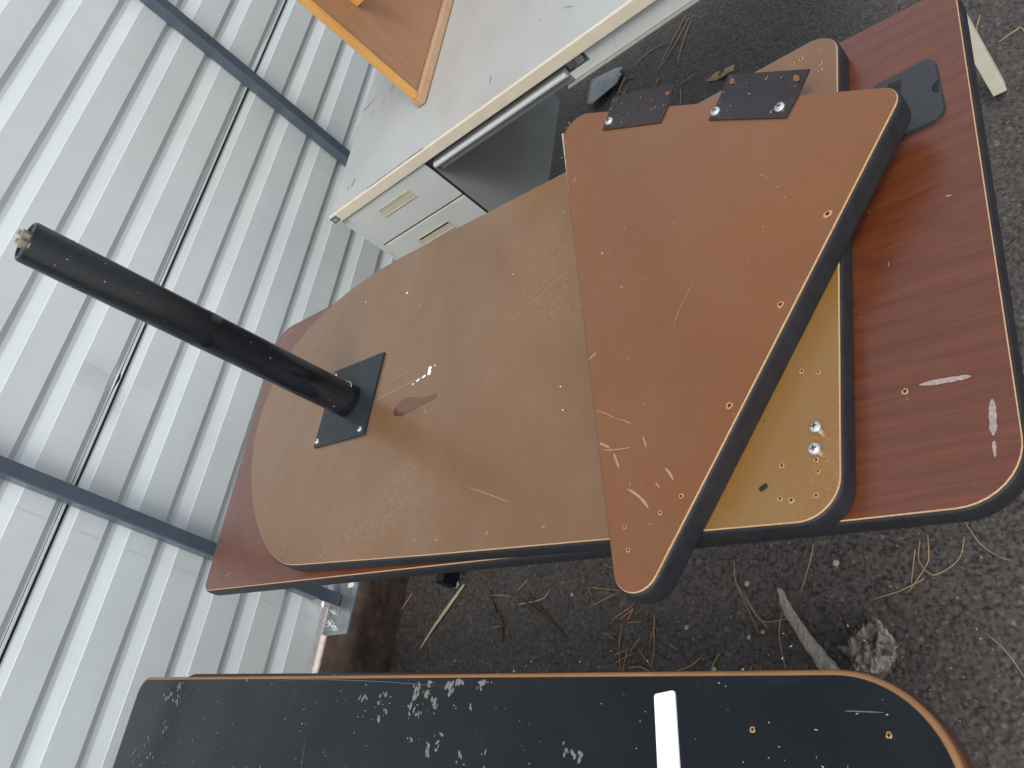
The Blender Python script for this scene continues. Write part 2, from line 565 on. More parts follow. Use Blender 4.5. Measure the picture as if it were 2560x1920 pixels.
def wobble_disc(x, y, z, r, n=9, jit=0.25, asp=1.0, rot=0.0, R=rnd):
    vs = []
    ph = R.random() * 6.28
    for k in range(n):
        a = ph + 2 * math.pi * k / n
        rr = r * (1 + R.uniform(-jit, jit))
        u, v = math.cos(a) * rr * asp, math.sin(a) * rr
        vs.append((x + u * math.cos(rot) - v * math.sin(rot), y + u * math.sin(rot) + v * math.cos(rot), z))
    return vs


def screw_hole(parent, org, x, y, z, r=0.0028, rot=0.0):
    """drilled hole: ragged raised rim of torn fibre round a dark sunk disc"""
    mb = MB(org)
    n = 12
    outer = wobble_disc(x, y, z + 0.0002, r * 1.38, n, 0.20)
    inner = wobble_disc(x, y, z + 0.0014, r * 1.0, n, 0.10)
    # align phases
    mid = []
    for k in range(n):
        a = math.atan2(outer[k][1] - y, outer[k][0] - x)
        mid.append((x + math.cos(a) * r * 0.95, y + math.sin(a) * r * 0.95, z + 0.0007))
    low = [(p[0] * 0.7 + x * 0.3, p[1] * 0.7 + y * 0.3, z + 0.0003) for p in mid]
    vs = outer + mid + low
    fs = []
    for k in range(n):
        k2 = (k + 1) % n
        fs.append((k, k2, n + k2, n + k)); fs.append((n + k, n + k2, 2 * n + k2, 2 * n + k))
    mb.add(vs, fs, 0)
    mb.add([(p[0], p[1], z + 0.0005) for p in [(x + math.cos(q * 6.2832 / n) * r * 0.62 + 0.0006, y + math.sin(q * 6.2832 / n) * r * 0.62, 0) for q in range(n)]], [tuple(range(n))], 1)
    return mb.build('screw_hole', [M['fibre'], M['hole']], parent)


SCREW = {}
def screw(parent, org, x, y, z, r=0.0055, shaft=0.0, tilt=(0, 0)):
    """pan-head screw with a cross recess; shares its mesh"""
    key = (r, shaft)
    if key not in SCREW:
        mb = MB()
        n = 16
        prof = [(r * 1.0, 0.0), (r * 1.0, r * 0.22), (r * 0.86, r * 0.48), (r * 0.5, r * 0.64), (0.001 * 0.2, r * 0.68)]
        vs = []; fs = []
        for rr, zz in prof:
            for k in range(n):
                a = 2 * math.pi * k / n
                vs.append((rr * math.cos(a), rr * math.sin(a), zz))
        for j in range(len(prof) - 1):
            for k in range(n):
                k2 = (k + 1) % n
                fs.append((j * n + k, j * n + k2, (j + 1) * n + k2, (j + 1) * n + k))
        fs.append(tuple(range(n))[::-1])
        mb.add(vs, fs)
        if shaft:
            pts = [(0, 0, -shaft), (0, 0, 0.0)]
            mb.tube(pts, r * 0.5, 10)
        for a in (0.5, 0.5 + math.pi / 2):
            mb.box(-r * 0.48, r * 0.48, -r * 0.10, r * 0.10, r * 0.5, r * 0.72, 0, 1, Matrix.Rotation(a, 4, 'Z'))
        me = bpy.data.meshes.new('screw')
        me.from_pydata([tuple(v) for v in mb.v], [], mb.f)
        me.materials.append(M['zinc']); me.materials.append(M['ink'])
        me.polygons.foreach_set('material_index', mb.mi)
        SCREW[key] = me
    o = bpy.data.objects.new('screw', SCREW[key])
    COL.objects.link(o)
    o.parent = parent
    o.location = Vector((x, y, z)) - Vector(org)
    o.rotation_euler = (tilt[0], tilt[1], rnd.random() * 3)
    return o


def strokes(name, parent, org, z, items, mat):
    """thin flat marks: (x0, y0, x1, y1, width, bow)"""
    for (x0, y0, x1, y1, w, bow) in items:
        mb = MB(org)
        a = Vector((x0, y0)); b = Vector((x1, y1)); d = (b - a)
        nn = Vector((-d.y, d.x)).normalized()
        m = 13; L_, R_ = [], []
        for k in range(m):
            t = k / (m - 1)
            p = a + d * t + nn * bow * 4 * t * (1 - t)
            ww = w * min(1.0, 0.25 + 5 * t, 0.25 + 5 * (1 - t)) * (0.75 + 0.45 * rnd.random()) * 0.5
            L_.append((p.x + nn.x * ww, p.y + nn.y * ww, z)); R_.append((p.x - nn.x * ww, p.y - nn.y * ww, z))
        mb.add(L_ + R_, [(k, m + k, m + k + 1, k + 1) for k in range(m - 1)])
        mb.build(name, mat, parent)

# ---------------------------------------------------------------- ground
def worley(nx, ny, x0, y0, dx, cell, seed):
    """F1 distance, id hash of jittered cells on a regular grid"""
    X = x0 + np.arange(nx) * dx
    Y = y0 + np.arange(ny) * dx
    gx, gy = np.meshgrid(X, Y)
    ix = np.floor(gx / cell).astype(np.int64); iy = np.floor(gy / cell).astype(np.int64)
    best = np.full(gx.shape, 1e9); bid = np.zeros(gx.shape); bh = np.zeros(gx.shape)
    def h(a, b, k):
        v = np.sin((a * 127.1 + b * 311.7 + k * 74.7 + seed) % 6283.1) * 43758.5453
        return v - np.floor(v)
    for ox in (-1, 0, 1):
        for oy in (-1, 0, 1):
            cx, cy = ix + ox, iy + oy
            px = (cx + h(cx, cy, 1)) * cell; py = (cy + h(cx, cy, 2)) * cell
            d = np.hypot(gx - px, gy - py) / (0.75 + 0.5 * h(cx, cy, 5))
            m = d < best
            best = np.where(m, d, best); bid = np.where(m, h(cx, cy, 3), bid); bh = np.where(m, h(cx, cy, 4), bh)
    return gx, gy, best, bid, bh

dx = 0.0030
GX0, GX1, GY0, GY1 = 0.22, 3.05, -2.32, 0.03
nx = int((GX1 - GX0) / dx); ny = int((GY1 - GY0) / dx)
gx, gy, d1, t1, h1 = worley(nx, ny, GX0, GY0, dx, 0.0074, 3.1)
_, _, d2, t2, h2 = worley(nx, ny, GX0, GY0, dx, 0.0047, 9.7)
dome = np.clip(1 - (d1 / 0.0046) ** 2, -0.7, 1) * (0.0003 + 0.0021 * h1 ** 1.8)
fine = np.clip(1 - (d2 / 0.0030) ** 2, -0.4, 1) * 0.0008 * (0.2 + h2)
und = 0.002 * np.sin(gx * 7.3 + gy * 3.1) * np.cos(gy * 5.7 - gx * 2.2)
gz = dome + fine + und - 0.0016
pit = np.clip(-dome / 0.0006, 0, 1)
tint = np.clip(0.40 + 0.45 * (t1 - 0.5) + 0.35 * (t2 - 0.5) - 0.38 * pit - 0.25 * (t2 < 0.18) + 0.32 * (t1 > 0.97), 0, 1)
vn = nx * ny
co = np.stack([gx.ravel(), gy.ravel(), gz.ravel()], 1).astype(np.float32)
ii = (np.arange(ny - 1)[:, None] * nx + np.arange(nx - 1)[None, :]).ravel()
quads = np.stack([ii, ii + 1, ii + nx + 1, ii + nx], 1).astype(np.int32)
me = bpy.data.meshes.new('asphalt')
me.vertices.add(vn); me.vertices.foreach_set('co', co.ravel())
me.loops.add(len(quads) * 4); me.loops.foreach_set('vertex_index', quads.ravel())
me.polygons.add(len(quads)); me.polygons.foreach_set('loop_start', np.arange(len(quads), dtype=np.int32) * 4)
me.polygons.foreach_set('use_smooth', np.ones(len(quads), dtype=bool))
me.update()
at = me.attributes.new('tint', 'FLOAT', 'POINT'); at.data.foreach_set('value', tint.ravel().astype(np.float32))
me.materials.append(M['asphalt'])
go = bpy.data.objects.new('asphalt', me); COL.objects.link(go); go.matrix_world = G
tag(go, kind='structure')

# the rest of the yard: one sheet with a hole where the fine patch lies, on to the horizon
E_ = 150.0
xs = [-E_, GX0 + 0.002, GX1 - 0.006, E_]; ys = [-E_, GY0 + 0.002, 0.02]
vs = [(x, y, -0.0030) for y in ys for x in xs]
fs = []
for j in range(2):
    for i in range(3):
        if (i, j) == (1, 1): continue
        k = j * 4 + i
        fs.append((k, k + 1, k + 5, k + 4))
tag(raw_obj('yard_asphalt', vs, fs, M['asphalt_far'], None, False, G), kind='structure')
# land behind the wall
tag(MB((0, 2.2, 0)).box(-E_, E_, 2.14, E_, -0.5, 0.06).build('ground_beyond', simple("dry_ground", (0.30, 0.25, 0.19), 0.95, 0, 0.2, 0.2, 3, 0.4, 40, 0.01), None, False, W), kind='structure')

# kerb: rough stained concrete, fine grid so its arrises are broken
def kerb():
    from mathutils import noise
    vs, fs = [], []
    prof = [(1.917, -0.06)] + [(1.917, z) for z in np.linspace(0.0, 0.140, 15)] + [(1.923, 0.148)] + [(y, 0.151) for y in np.linspace(1.931, 2.130, 18)] + [(2.14, -0.06)]
    X = list(np.arange(-0.2, 1.6, 0.011))
    X = [-8.0, -4.0, -1.0] + X + [2.5, 5.0, 9.0]
    n = len(prof)
    for x in X:
        for (y, z) in prof:
            q = Vector((x, y, z))
            d = noise.noise(q * 18) * 0.006 + noise.noise(q * 55) * 0.004 + noise.noise(q * 130) * 0.0022
            inside = (z > 0.0 and y < 2.12)
            vs.append((x, y - (d if z < 0.15 else d * 0.2), z + (d * 0.5 if z > 0.13 else 0)) if inside else (x, y, z))
    for i in range(len(X) - 1):
        for j in range(n - 1):
            a = i * n + j
            fs.append((a, a + n, a + n + 1, a + 1))
    o = raw_obj('kerb', vs, fs, M['kerb'], None, True, W)
    tag(o, kind='structure')
kerb()

tag(MB((0, 2.06, 0.15)).box(-4.0, 6.0, 2.0335, 2.085, 0.150, 0.1575, 0.002).build('kerb_lit_strip', simple('sunlit_kerb_tone', (0.66, 0.55, 0.49), 0.9, 0, 0.2, 0.25, 60, 0.6, 120, 0.003), None, False, W), kind='structure')  # added pale strip; its colour stands in for light leaking under the wall

# ---------------------------------------------------------------- wall
WO = (0.0, 2.05, 0.15)
wall = thing('corrugated_wall', WO, W, 'pale grey ribbed steel sheet wall on dark square posts behind the furniture', 'wall')
YP = 2.044
PITCH = 0.131
def rib_profile(zlo, zhi, top_lip=False):
    """(dy, z) from the top down; ribs sink away from the yard"""
    pts = [(0.0, zhi)]
    k = 0
    starts = [1.100 + PITCH * j for j in range(12, -8, -1)]
    for s in starts:
        for dy, z in ((0.0, s), (0.001, s - 0.0015), (0.0068, s - 0.0125), (0.0078, s - 0.0150), (0.0078, s - 0.026), (0.0072, s - 0.029), (0.001, s - 0.056), (0.0, s - 0.058)):
            if zlo < z < zhi:
                pts.append((dy, z))
    return pts
def dent(x, z):
    d = 0.010 * math.exp(-(((x - 0.95) / 0.035) ** 2 + ((z - 0.985) / 0.030) ** 2))
    d += 0.004 * math.exp(-(((x - 0.90) / 0.05) ** 2 + ((z - 0.905) / 0.02) ** 2))
    return d
def sheet(x0, x1, zlo, zhi, dy0, lip):
    pts = rib_profile(zlo, zhi)
    if lip == 'upper':       # bottom ends in the groove with a turned lip
        pts += [(0.007, zlo + 0.0005), (0.0045, zlo - 0.0005), (0.0045, zlo - 0.006), (0.008, zlo - 0.007)]
    else:
        pts.append((pts[-1][0], zlo))
    n = len(pts)
    X = np.arange(x0, x1 + 1e-6, (x1 - x0) / max(2, int((x1 - x0) / 0.03)))
    vs, fs = [], []
    for x in X:
        for dy, z in pts:
            oc = 0.0006 * math.sin(x * 9 + z * 21) * math.cos(z * 13 - x * 4)
            vs.append((x - WO[0], YP + dy0 + dy + oc + dent(x, z) - WO[1], z - WO[2]))
    for i in range(len(X) - 1):
        for j in range(n - 1):
            a = i * n + j
            fs.append((a, a + n, a + n + 1, a + 1))
    return raw_obj('steel_sheet', vs, fs, M['sheet'], wall)
ZJ = 0.949
cols = [(-3.75, -2.30), (-2.30, -0.866), (-0.872, 0.567), (0.561, 2.000), (1.994, 3.434), (3.428, 4.87), (4.87, 6.3)]
for ci, (xa, xb) in enumerate(cols):
    off = 0.0007 * (ci % 2)
    sheet(xa, xb, ZJ, 2.15, off, 'upper')
    sheet(xa, xb, 0.178, ZJ + 0.012, off + 0.0035, 'lower')
MB(WO).box(-3.75, 6.3, YP + 0.0068, YP + 0.0082, ZJ - 0.0125, ZJ + 0.002).build('seam_gap', M['blackvoid'], wall)
posts = [-3.75, -2.286, -0.824, 0.613, 2.037, 3.475, 4.9, 6.3]
for px in posts:
    mb = MB(WO)
    P = rounded([(px, 2.000, 0.004), (px + 0.036, 2.000, 0.004), (px + 0.036, 2.0425, 0.004), (px, 2.0425, 0.004)], 3)
    n = len(P)
    mb.add([(q.x, q.y, 0.161) for q in P] + [(q.x, q.y, 2.15) for q in P],
           [tuple(range(n))[::-1], tuple(range(n, 2 * n))] + [(i, (i + 1) % n, n + (i + 1) % n, n + i) for i in range(n)])
    mb.build('post', M['post'], wall)
# galvanised base shoe at the near post
mb = MB(WO)
mb.box(0.532, 0.83, 1.941, 2.030, 0.1545, 0.1580, 0.001)
mb.box(0.532, 0.83, 1.941, 1.9440, 0.1350, 0.1543, 0.0008)
mb.box(0.532, 0.83, 2.0302, 2.0332, 0.1545, 0.172, 0.001)
shoe = mb.build('base_channel', M['galv'], wall)
mb = MB(WO)
mb.box(0.585, 0.6125, 1.990, 2.0405, 0.1582, 0.1605, 0.0006)
mb.box(0.6095, 0.6125, 1.998, 2.0405, 0.1582, 0.235, 0.0006)
mb.build('angle_bracket', M['galv'], shoe)
def hexbolt(x, y, z, axis='Z', r=0.008, parent=wall):
    mb = MB(WO)
    A = Matrix.Translation((x, y, z)) @ (Matrix.Rotation(-math.pi / 2, 4, 'Y') if axis == 'X' else Matrix.Identity(4))
    for rr, a, b, seg in ((r * 1.35, 0, 0.0018, 20), (r, 0.0018, 0.008, 6), (r * 0.55, 0.008, 0.016, 12)):
        v = []
        for zz in (a, b):
            v += [A @ Vector((rr * math.cos(2 * math.pi * k / seg), rr * math.sin(2 * math.pi * k / seg), zz)) for k in range(seg)]
        mb.add(v, [tuple(range(seg))[::-1], tuple(range(seg, 2 * seg))] + [(k, (k + 1) % seg, seg + (k + 1) % seg, seg + k) for k in range(seg)])
    return mb.build('bolt', M['zinc'], parent)
hexbolt(0.6095, 2.020, 0.200, 'X', 0.006)
hexbolt(0.598, 2.016, 0.1605, 'Z', 0.006)
b_ = hexbolt(0.556, 2.000, 0.158, 'Z', 0.010)
# twisted wire tag round the anchor bolt
mb = MB(WO)
pts = [(0.556 + 0.013 * math.cos(a * 0.9) * (1 - a * 0.02), 2.000 + 0.013 * math.sin(a * 0.9), 0.164 + 0.002 * a + 0.002 * math.sin(a * 3)) for a in np.linspace(0, 15, 40)]
pts += [(0.552, 1.975, 0.180), (0.540, 1.960, 0.172)]
mb.tube(pts, 0.0012, 5)
mb.build('tie_wire', M['zinc'], b_, True)
mb = MB(WO); mb.box(0.666, 0.688, 1.958, 1.982, 0.1583, 0.1600, 0.0005)
mb.build('label', M['sticker'], shoe)

# ---------------------------------------------------------------- metal desk
DB = (1.50, -0.27, 0.0)
desk = thing('office_desk', DB, G, 'pale grey steel desk with cream edge trim and two drawers, end against the wall', 'desk')
DM = Matrix.Rotation(math.radians(1.1), 4, 'Z') @ Matrix.Rotation(-0.012, 4, 'X')
def dk(mb, name, mat, parent=desk, smooth=False):
    """desk-local coords (x depth from front edge, y along, z up) -> parts"""
    mb.v = [DM @ v for v in mb.v]
    return mb.build(name, mat, parent, smooth)
DT = 0.708
top = dk(MB().box(0.006, 0.74, -1.495, -0.004, DT - 0.024, DT), 'desk_top', M['desktop'])
mb = MB()
mb.box(-0.004, 0.0058, -1.499, 0.0, DT - 0.030, DT + 0.0008, 0.0022)
dk(mb, 'edge_trim', M['cream'], top)
mb = MB(); mb.box(-0.0052, 0.004, -0.026, 0.0016, DT - 0.024, DT - 0.004, 0.003)
dk(mb, 'corner_cap', M['greyplastic'], top)
mb = MB(); mb.box(-0.0062, -0.0050, -0.0225, -0.0045, DT - 0.0195, DT - 0.0085, 0.0004)
dk(mb, 'corner_cap_inset', M['galv'], top)
# chipped line where the trim lifts
mb = MB()
chip = [(0.0062 + rnd.uniform(0, 0.0022), -0.17 - 0.011 * k) for k in range(22)]
mb.add([(x, y, DT + 0.0012) for x, y in chip] + [(0.0040, y, DT + 0.0012) for x, y in chip], [(k, k + 1, 23 + k, 22 + k) for k in range(21)])
dk(mb, 'chipped_edge', M['darkedge'], top)
FX = 0.008
ZT = DT - 0.030
for (a, b) in ((-0.028, -0.004), (-1.495, -1.468)):
    for fx in (FX + (0.0 if a > -1 else 0.045), 0.70):
        mb = MB()
        mb.box(fx, fx + 0.032, a, b, 0.012, ZT, 0.0015)
        o = dk(mb, 'leg', M['leg_cream'] if a < -1 else M['deskmetal'])
        mb = MB(); mb.tube([(fx + 0.016, (a + b) / 2, 0.0), (fx + 0.016, (a + b) / 2, 0.012)], 0.013, 14)
        dk(mb, 'glide', M['greyplastic'], o)
        if a < -1 and fx < 0.3:
            o['label'] = 'cream desk leg showing past the end of the table'
M['smudge'] = simple("grey_smudge", (0.20, 0.19, 0.175), 0.6, 0, 0.4, 0.3, 120)
for (x0, y0, x1, y1, w, bow) in ((1.945, -0.316, 1.925, -0.250, 0.004, 0.004), (1.925, -0.250, 1.895, -0.222, 0.003, 0.002), (1.885, -0.330, 1.870, -0.322, 0.004, 0), (1.935, -0.405, 1.915, -0.398, 0.003, 0.0),
        (1.90, -0.375, 1.885, -0.368, 0.003, 0), (1.86, -0.26, 1.84, -0.255, 0.003, 0), (1.600, -0.345, 1.570, -0.338, 0.005, 0.001), (1.578, -0.325, 1.566, -0.322, 0.003, 0), (1.523, -0.343, 1.517, -0.341, 0.004, 0),
        (1.612, -0.878, 1.585, -0.880, 0.003, 0.001), (1.672, -1.095, 1.650, -1.128, 0.002, 0.002), (1.70, -1.02, 1.695, -1.022, 0.004, 0), (1.56, -1.38, 1.558, -1.383, 0.003, 0)):
    strokes('smudge', top, DB, DT + 0.0010 + 0.012 * (-0.27 - y0), [(x0, y0, x1, y1, w, bow)], M['smudge'])
# hung pedestal
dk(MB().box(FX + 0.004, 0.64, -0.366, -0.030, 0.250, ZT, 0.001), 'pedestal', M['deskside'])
def drawer(z0, z1, ho):
    mb = MB(); mb.box(FX - 0.006, FX + 0.0035, -0.3625, -0.0335, z0, z1, 0.002)
    d = dk(mb, 'drawer', M['deskmetal'])
    y0, y1, za, zb = -0.262, -0.133, ho, ho + 0.030
    mb = MB()
    x = FX - 0.0064
    # recessed pull: raised lip ring, dark slot at the top, sloping floor
    for (ya, yb, zc, zd) in ((y0, y1, zb - 0.003, zb), (y0, y1, za, za + 0.003), (y0, y0 + 0.004, za + 0.003, zb - 0.003), (y1 - 0.004, y1, za + 0.003, zb - 0.003)):
        mb.box(x - 0.0022, x, ya, yb, zc, zd, 0.0008)
    mb.add([(x - 0.0006, y0 + 0.004, za + 0.003), (x - 0.0006, y1 - 0.004, za + 0.003), (x - 0.0003, y1 - 0.004, zb - 0.003), (x - 0.0003, y0 + 0.004, zb - 0.003)], [(0, 3, 2, 1)])
    hd = dk(mb, 'handle', M['handle'], d)
    mb = MB()
    mb.add([(x - 0.0010, y0 + 0.005, zb - 0.008), (x - 0.0010, y1 - 0.005, zb - 0.008), (x - 0.0010, y1 - 0.005, zb - 0.0032), (x - 0.0010, y0 + 0.005, zb - 0.0032)], [(0, 3, 2, 1)])
    dk(mb, 'finger_slot', M['darkedge'] if z0 < 0.5 else M['handle'], hd)
    return d
drawer(0.542, ZT - 0.004, 0.612)
drawer(0.254, 0.537, 0.470)
# dark joints
mb = MB()
mb.box(FX - 0.001, FX + 0.0042, -0.3655, -0.0305, 0.5372, 0.5418)
mb.box(FX - 0.001, FX + 0.0042, -0.0333, -0.0300, 0.254, ZT - 0.001)
mb.box(FX - 0.001, FX + 0.0042, -0.3660, -0.3627, 0.254, ZT - 0.001)
dk(mb, 'drawer_gap', M['blackvoid'])
# shallow centre drawer with rolled pull lip
mb = MB()
lip = []
for k in range(9):
    a = math.pi * (0.5 + k / 8)
    lip.append((FX + 0.006 + 0.0115 * math.cos(a), ZT - 0.0275 + 0.0085 * math.sin(a)))
prof = [(FX + 0.020, ZT - 0.019)] + lip + [(FX + 0.014, ZT - 0.036)]
n = len(prof)
mb.add([(x, -0.378, z) for x, z in prof] + [(x, -0.815, z) for x, z in prof], [(k, k + 1, n + k + 1, n + k) for k in range(n - 1)] + [tuple(range(n)), tuple(range(n, 2 * n))[::-1]])
cd = dk(mb, 'pencil_drawer', M['deskmetal'], desk, False)
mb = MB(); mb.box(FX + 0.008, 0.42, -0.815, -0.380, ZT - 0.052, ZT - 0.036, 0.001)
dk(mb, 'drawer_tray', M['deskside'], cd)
mb = MB(); mb.box(FX + 0.021, FX + 0.025, -0.83, -0.372, ZT - 0.030, ZT - 0.001)
dk(mb, 'drawer_gap', M['blackvoid'], cd)
# apron rail with a folded bottom flange and a latch pocket
mb = MB()
mb.box(FX, FX + 0.0022, -1.467, -0.880, ZT - 0.050, ZT - 0.0004, 0.0006)
mb.box(FX, FX + 0.0022, -0.8798, -0.822, ZT - 0.050, ZT - 0.030, 0.0006)
dk(mb, 'apron', M['deskmetal'])
mb = MB()
mb.box(FX - 0.011, FX - 0.0002, -1.467, -0.80, ZT - 0.0535, ZT - 0.0505, 0.0008)
dk(mb, 'apron_flange', simple("flange_olive", (0.25, 0.26, 0.22), 0.4))
mb = MB(); mb.box(FX + 0.020, FX + 0.022, -0.885, -0.818, ZT - 0.032, ZT - 0.001)
dk(mb, 'latch_pocket', M['deskside'])
mb = MB(); mb.box(FX + 0.004, FX + 0.012, -0.868, -0.850, ZT - 0.024, ZT - 0.006, 0.002)
dk(mb, 'latch', M['zinc'])
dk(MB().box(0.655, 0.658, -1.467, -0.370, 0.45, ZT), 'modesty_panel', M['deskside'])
# felt-pen scribble on the end rail
mb = MB()
for (y, z, a, l) in ((-0.012, 0.500, 0.9, 0.009), (-0.016, 0.497, -0.6, 0.008), (-0.0135, 0.493, 0.2, 0.008), (-0.015, 0.484, 1.2, 0.006), (-0.017, 0.478, 0.1, 0.004), (-0.016, 0.470, 0.8, 0.004)):
    mb.add([(FX - 0.0003, y + math.cos(a) * l / 2, z + math.sin(a) * l / 2), (FX - 0.0003, y - math.cos(a) * l / 2, z - math.sin(a) * l / 2),
            (FX - 0.0003, y - math.cos(a) * l / 2 - 0.0008, z - math.sin(a) * l / 2 + 0.0008), (FX - 0.0003, y + math.cos(a) * l / 2 - 0.0008, z + math.sin(a) * l / 2 + 0.0008)], [(0, 1, 2, 3)])
dk(mb, 'pen_scribble', M['ink'])

# ---------------------------------------------------------------- wooden hutch on the desk
HB = (1.70, -0.60, DT + 0.004)
hut = thing('wooden_shelf_unit', HB, G, 'varnished orange wood shelf unit standing on the grey desk', 'shelf unit')
HZ = DT + 0.006
MB(HB).box(1.7228, 2.60, -0.604, -0.594, HZ + 0.030, 1.36, 0.0).build('back_panel', M['oakpanel'], hut)
MB(HB).box(1.706, 1.7225, -0.613, -0.594, HZ + 0.026, 1.36, 0.002).build('side_frame', M['oak'], hut)
MB(HB).box(1.706, 2.60, -0.617, -0.585, HZ, HZ + 0.0255, 0.004).build('bottom_rail', M['oakpale'], hut)
MB(HB).box(1.828, 1.856, -0.655, -0.6045, 0.968, 1.35, 0.001).build('divider', M['oak'], hut)
mb = MB(HB); mb.tube([(1.4445, -0.612, 1.345), (1.470, -0.612, 1.345), (2.6, -0.612, 1.345)], [0.019, 0.023, 0.023], 14)
mb.build('top_rail', M['oak'], hut, True)

# ---------------------------------------------------------------- mahogany table
TB = (0.72, -1.08, 0.0)
H1 = 0.745
mah = thing('mahogany_table', TB, G, 'long dark red mahogany table at the bottom of the stack', 'table')
PM = rounded([(0.429, -0.322, 0.022), (0.338, -1.827, 0.060), (1.030, -1.849, 0.03), (1.062, -1.10, 1.0), (1.090, -0.268, 0.055)], 10)
board(mah, TB, PM, H1 - 0.030, 0.030, M['mahogany'])
def foot(y0, y1, x0, x1, yt):
    mb = MB(TB); mb.box(x0, x1, y0, y1, 0.008, 0.060, 0.002)
    f = mb.build('foot', M['blacksteel'], mah)
    mb = MB(TB); mb.tube([(x0 + 0.012, y0 + 0.012, 0), (x0 + 0.012, y0 + 0.012, 0.0079)], 0.010, 12)
    mb.build('glide', M['white'], f)
    mb = MB(TB); xm = (x0 + x1) / 2
    mb.tube([(xm, (y0 + y1) / 2, 0.060), (xm, yt, H1 - 0.0306)], 0.028, 4)
    mb.build('leg', M['blacksteel'], mah)
foot(-0.238, -0.208, 0.682, 1.02, -0.36)
foot(-1.50, -1.47, 0.70, 1.00, -1.485)
MB(TB).box(0.60, 0.62, -1.55, -0.45, 0.40, H1 - 0.031).build('modesty_panel', M['blacksteel'], mah)
# grey cable flap on the right end, partly under the triangular top
PG = rounded([(0.9165, -1.735, 0.014), (0.9185, -1.814, 0.014), (0.8120, -1.816, 0.018), (0.812, -1.735, 0.014)], 6)
# with a half-round finger notch on the outer side
def notch(P, cx, cy, r):
    out = []
    n = len(P)
    for i in range(n):
        out.append(P[i])
        a, b = P[i], P[(i + 1) % n]
        if abs(a.y - cy) < 0.004 and abs(b.y - cy) < 0.004 and (a.x - cx) * (b.x - cx) < 0:
            s = 1 if b.x > a.x else -1
            for k in range(9):
                t = math.pi * k / 8
                out.append(Vector((cx - s * r * math.cos(t), cy + r * 0.95 * math.sin(t))))
    return out
PG2 = notch(PG, 0.863, -1.815, 0.0095)
gbase = slab(PG, H1, H1 + 0.0012, TB).build('cable_cover', M['greyplastic'], mah)
slab(offset_poly(PG2, -0.0012), H1 + 0.0014, H1 + 0.0046, TB).build('flap', M['greyplastic'], gbase)
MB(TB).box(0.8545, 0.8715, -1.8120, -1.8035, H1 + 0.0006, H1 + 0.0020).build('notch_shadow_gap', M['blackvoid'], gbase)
mb = MB(TB); mb.add([(0.9065, -1.758, H1 + 0.0049), (0.9035, -1.774, H1 + 0.0049), (0.873, -1.770, H1 + 0.0049), (0.874, -1.75, H1 + 0.0049)], [(0, 1, 2, 3)])
mb.build('slot', M['blackvoid'], gbase)
PG3 = rounded([(0.93, -0.349, 0.012), (0.93, -0.43, 0.012), (0.855, -0.43, 0.012), (0.850, -0.343, 0.014)], 6)
slab(PG3, H1, H1 + 0.003, TB).build('cable_cover', M['platesteel'], mah)
strokes('scratch', mah, TB, H1 + 0.0006, [(0.4765, -1.749, 0.4715, -1.796, 0.0055, 0.0), (0.442, -1.8105, 0.405, -1.8065, 0.0060, 0.0), (0.400, -1.806, 0.384, -1.805, 0.003, 0.0),
        (0.70, -1.80, 0.698, -1.806, 0.002, 0), (0.45, -0.40, 0.455, -0.42, 0.002, 0.001)], M['scratch'])
screw_hole(mah, TB, 0.4735, -1.7345, H1, 0.0026)
# bare ring mark at the wall-side corner
mb = MB(TB)
rg = [(1.052 + 0.018 * math.cos(a), -0.338 + 0.024 * math.sin(a)) for a in np.linspace(-0.6, 2.4, 14)]
rg2 = [(1.052 + 0.0155 * math.cos(a), -0.338 + 0.0215 * math.sin(a)) for a in np.linspace(-0.6, 2.4, 14)]
mb.add([(x, y, H1 + 0.0006) for x, y in rg] + [(x, y, H1 + 0.0006) for x, y in rg2], [(k, k + 1, 15 + k, 14 + k) for k in range(13)])
mb.build('ring_mark', M['scratch'], mah)

# ---------------------------------------------------------------- brown upturned top with a leg
H2 = 0.777
BB = (0.72, -1.05, H1 + 0.0008)
bro = thing('upturned_tabletop', BB, G, 'brown upside-down tabletop with one black round leg sticking up', 'tabletop')
arc = [(1.063, -0.715), (1.052, -0.630), (1.030, -0.545), (0.994, -0.474), (0.945, -0.426), (0.884, -0.398), (0.813, -0.389), (0.740, -0.399), (0.665, -0.428), (0.597, -0.470), (0.540, -0.515), (0.490, -0.565), (0.452, -0.615)]
c1 = [(0.4255, -0.675), (0.420, -0.72)]
cpts = [Vector(p) for p in arc + c1]
def smooth_pts(P, k=2):
    for _ in range(k):
        Q = [P[0]]
        for i in range(len(P) - 1):
            Q += [P[i] * 0.75 + P[i + 1] * 0.25, P[i] * 0.25 + P[i + 1] * 0.75]
        Q.append(P[-1]); P = Q
    return P
arcS = smooth_pts(cpts)
right = rounded([(0.42, -0.72, 0), (0.388, -1.061, 0), (0.336, -1.675, 0.044), (1.026, -1.713, 0.040), (1.028, -1.50, 0), (1.063, -0.80, 0)], 12)
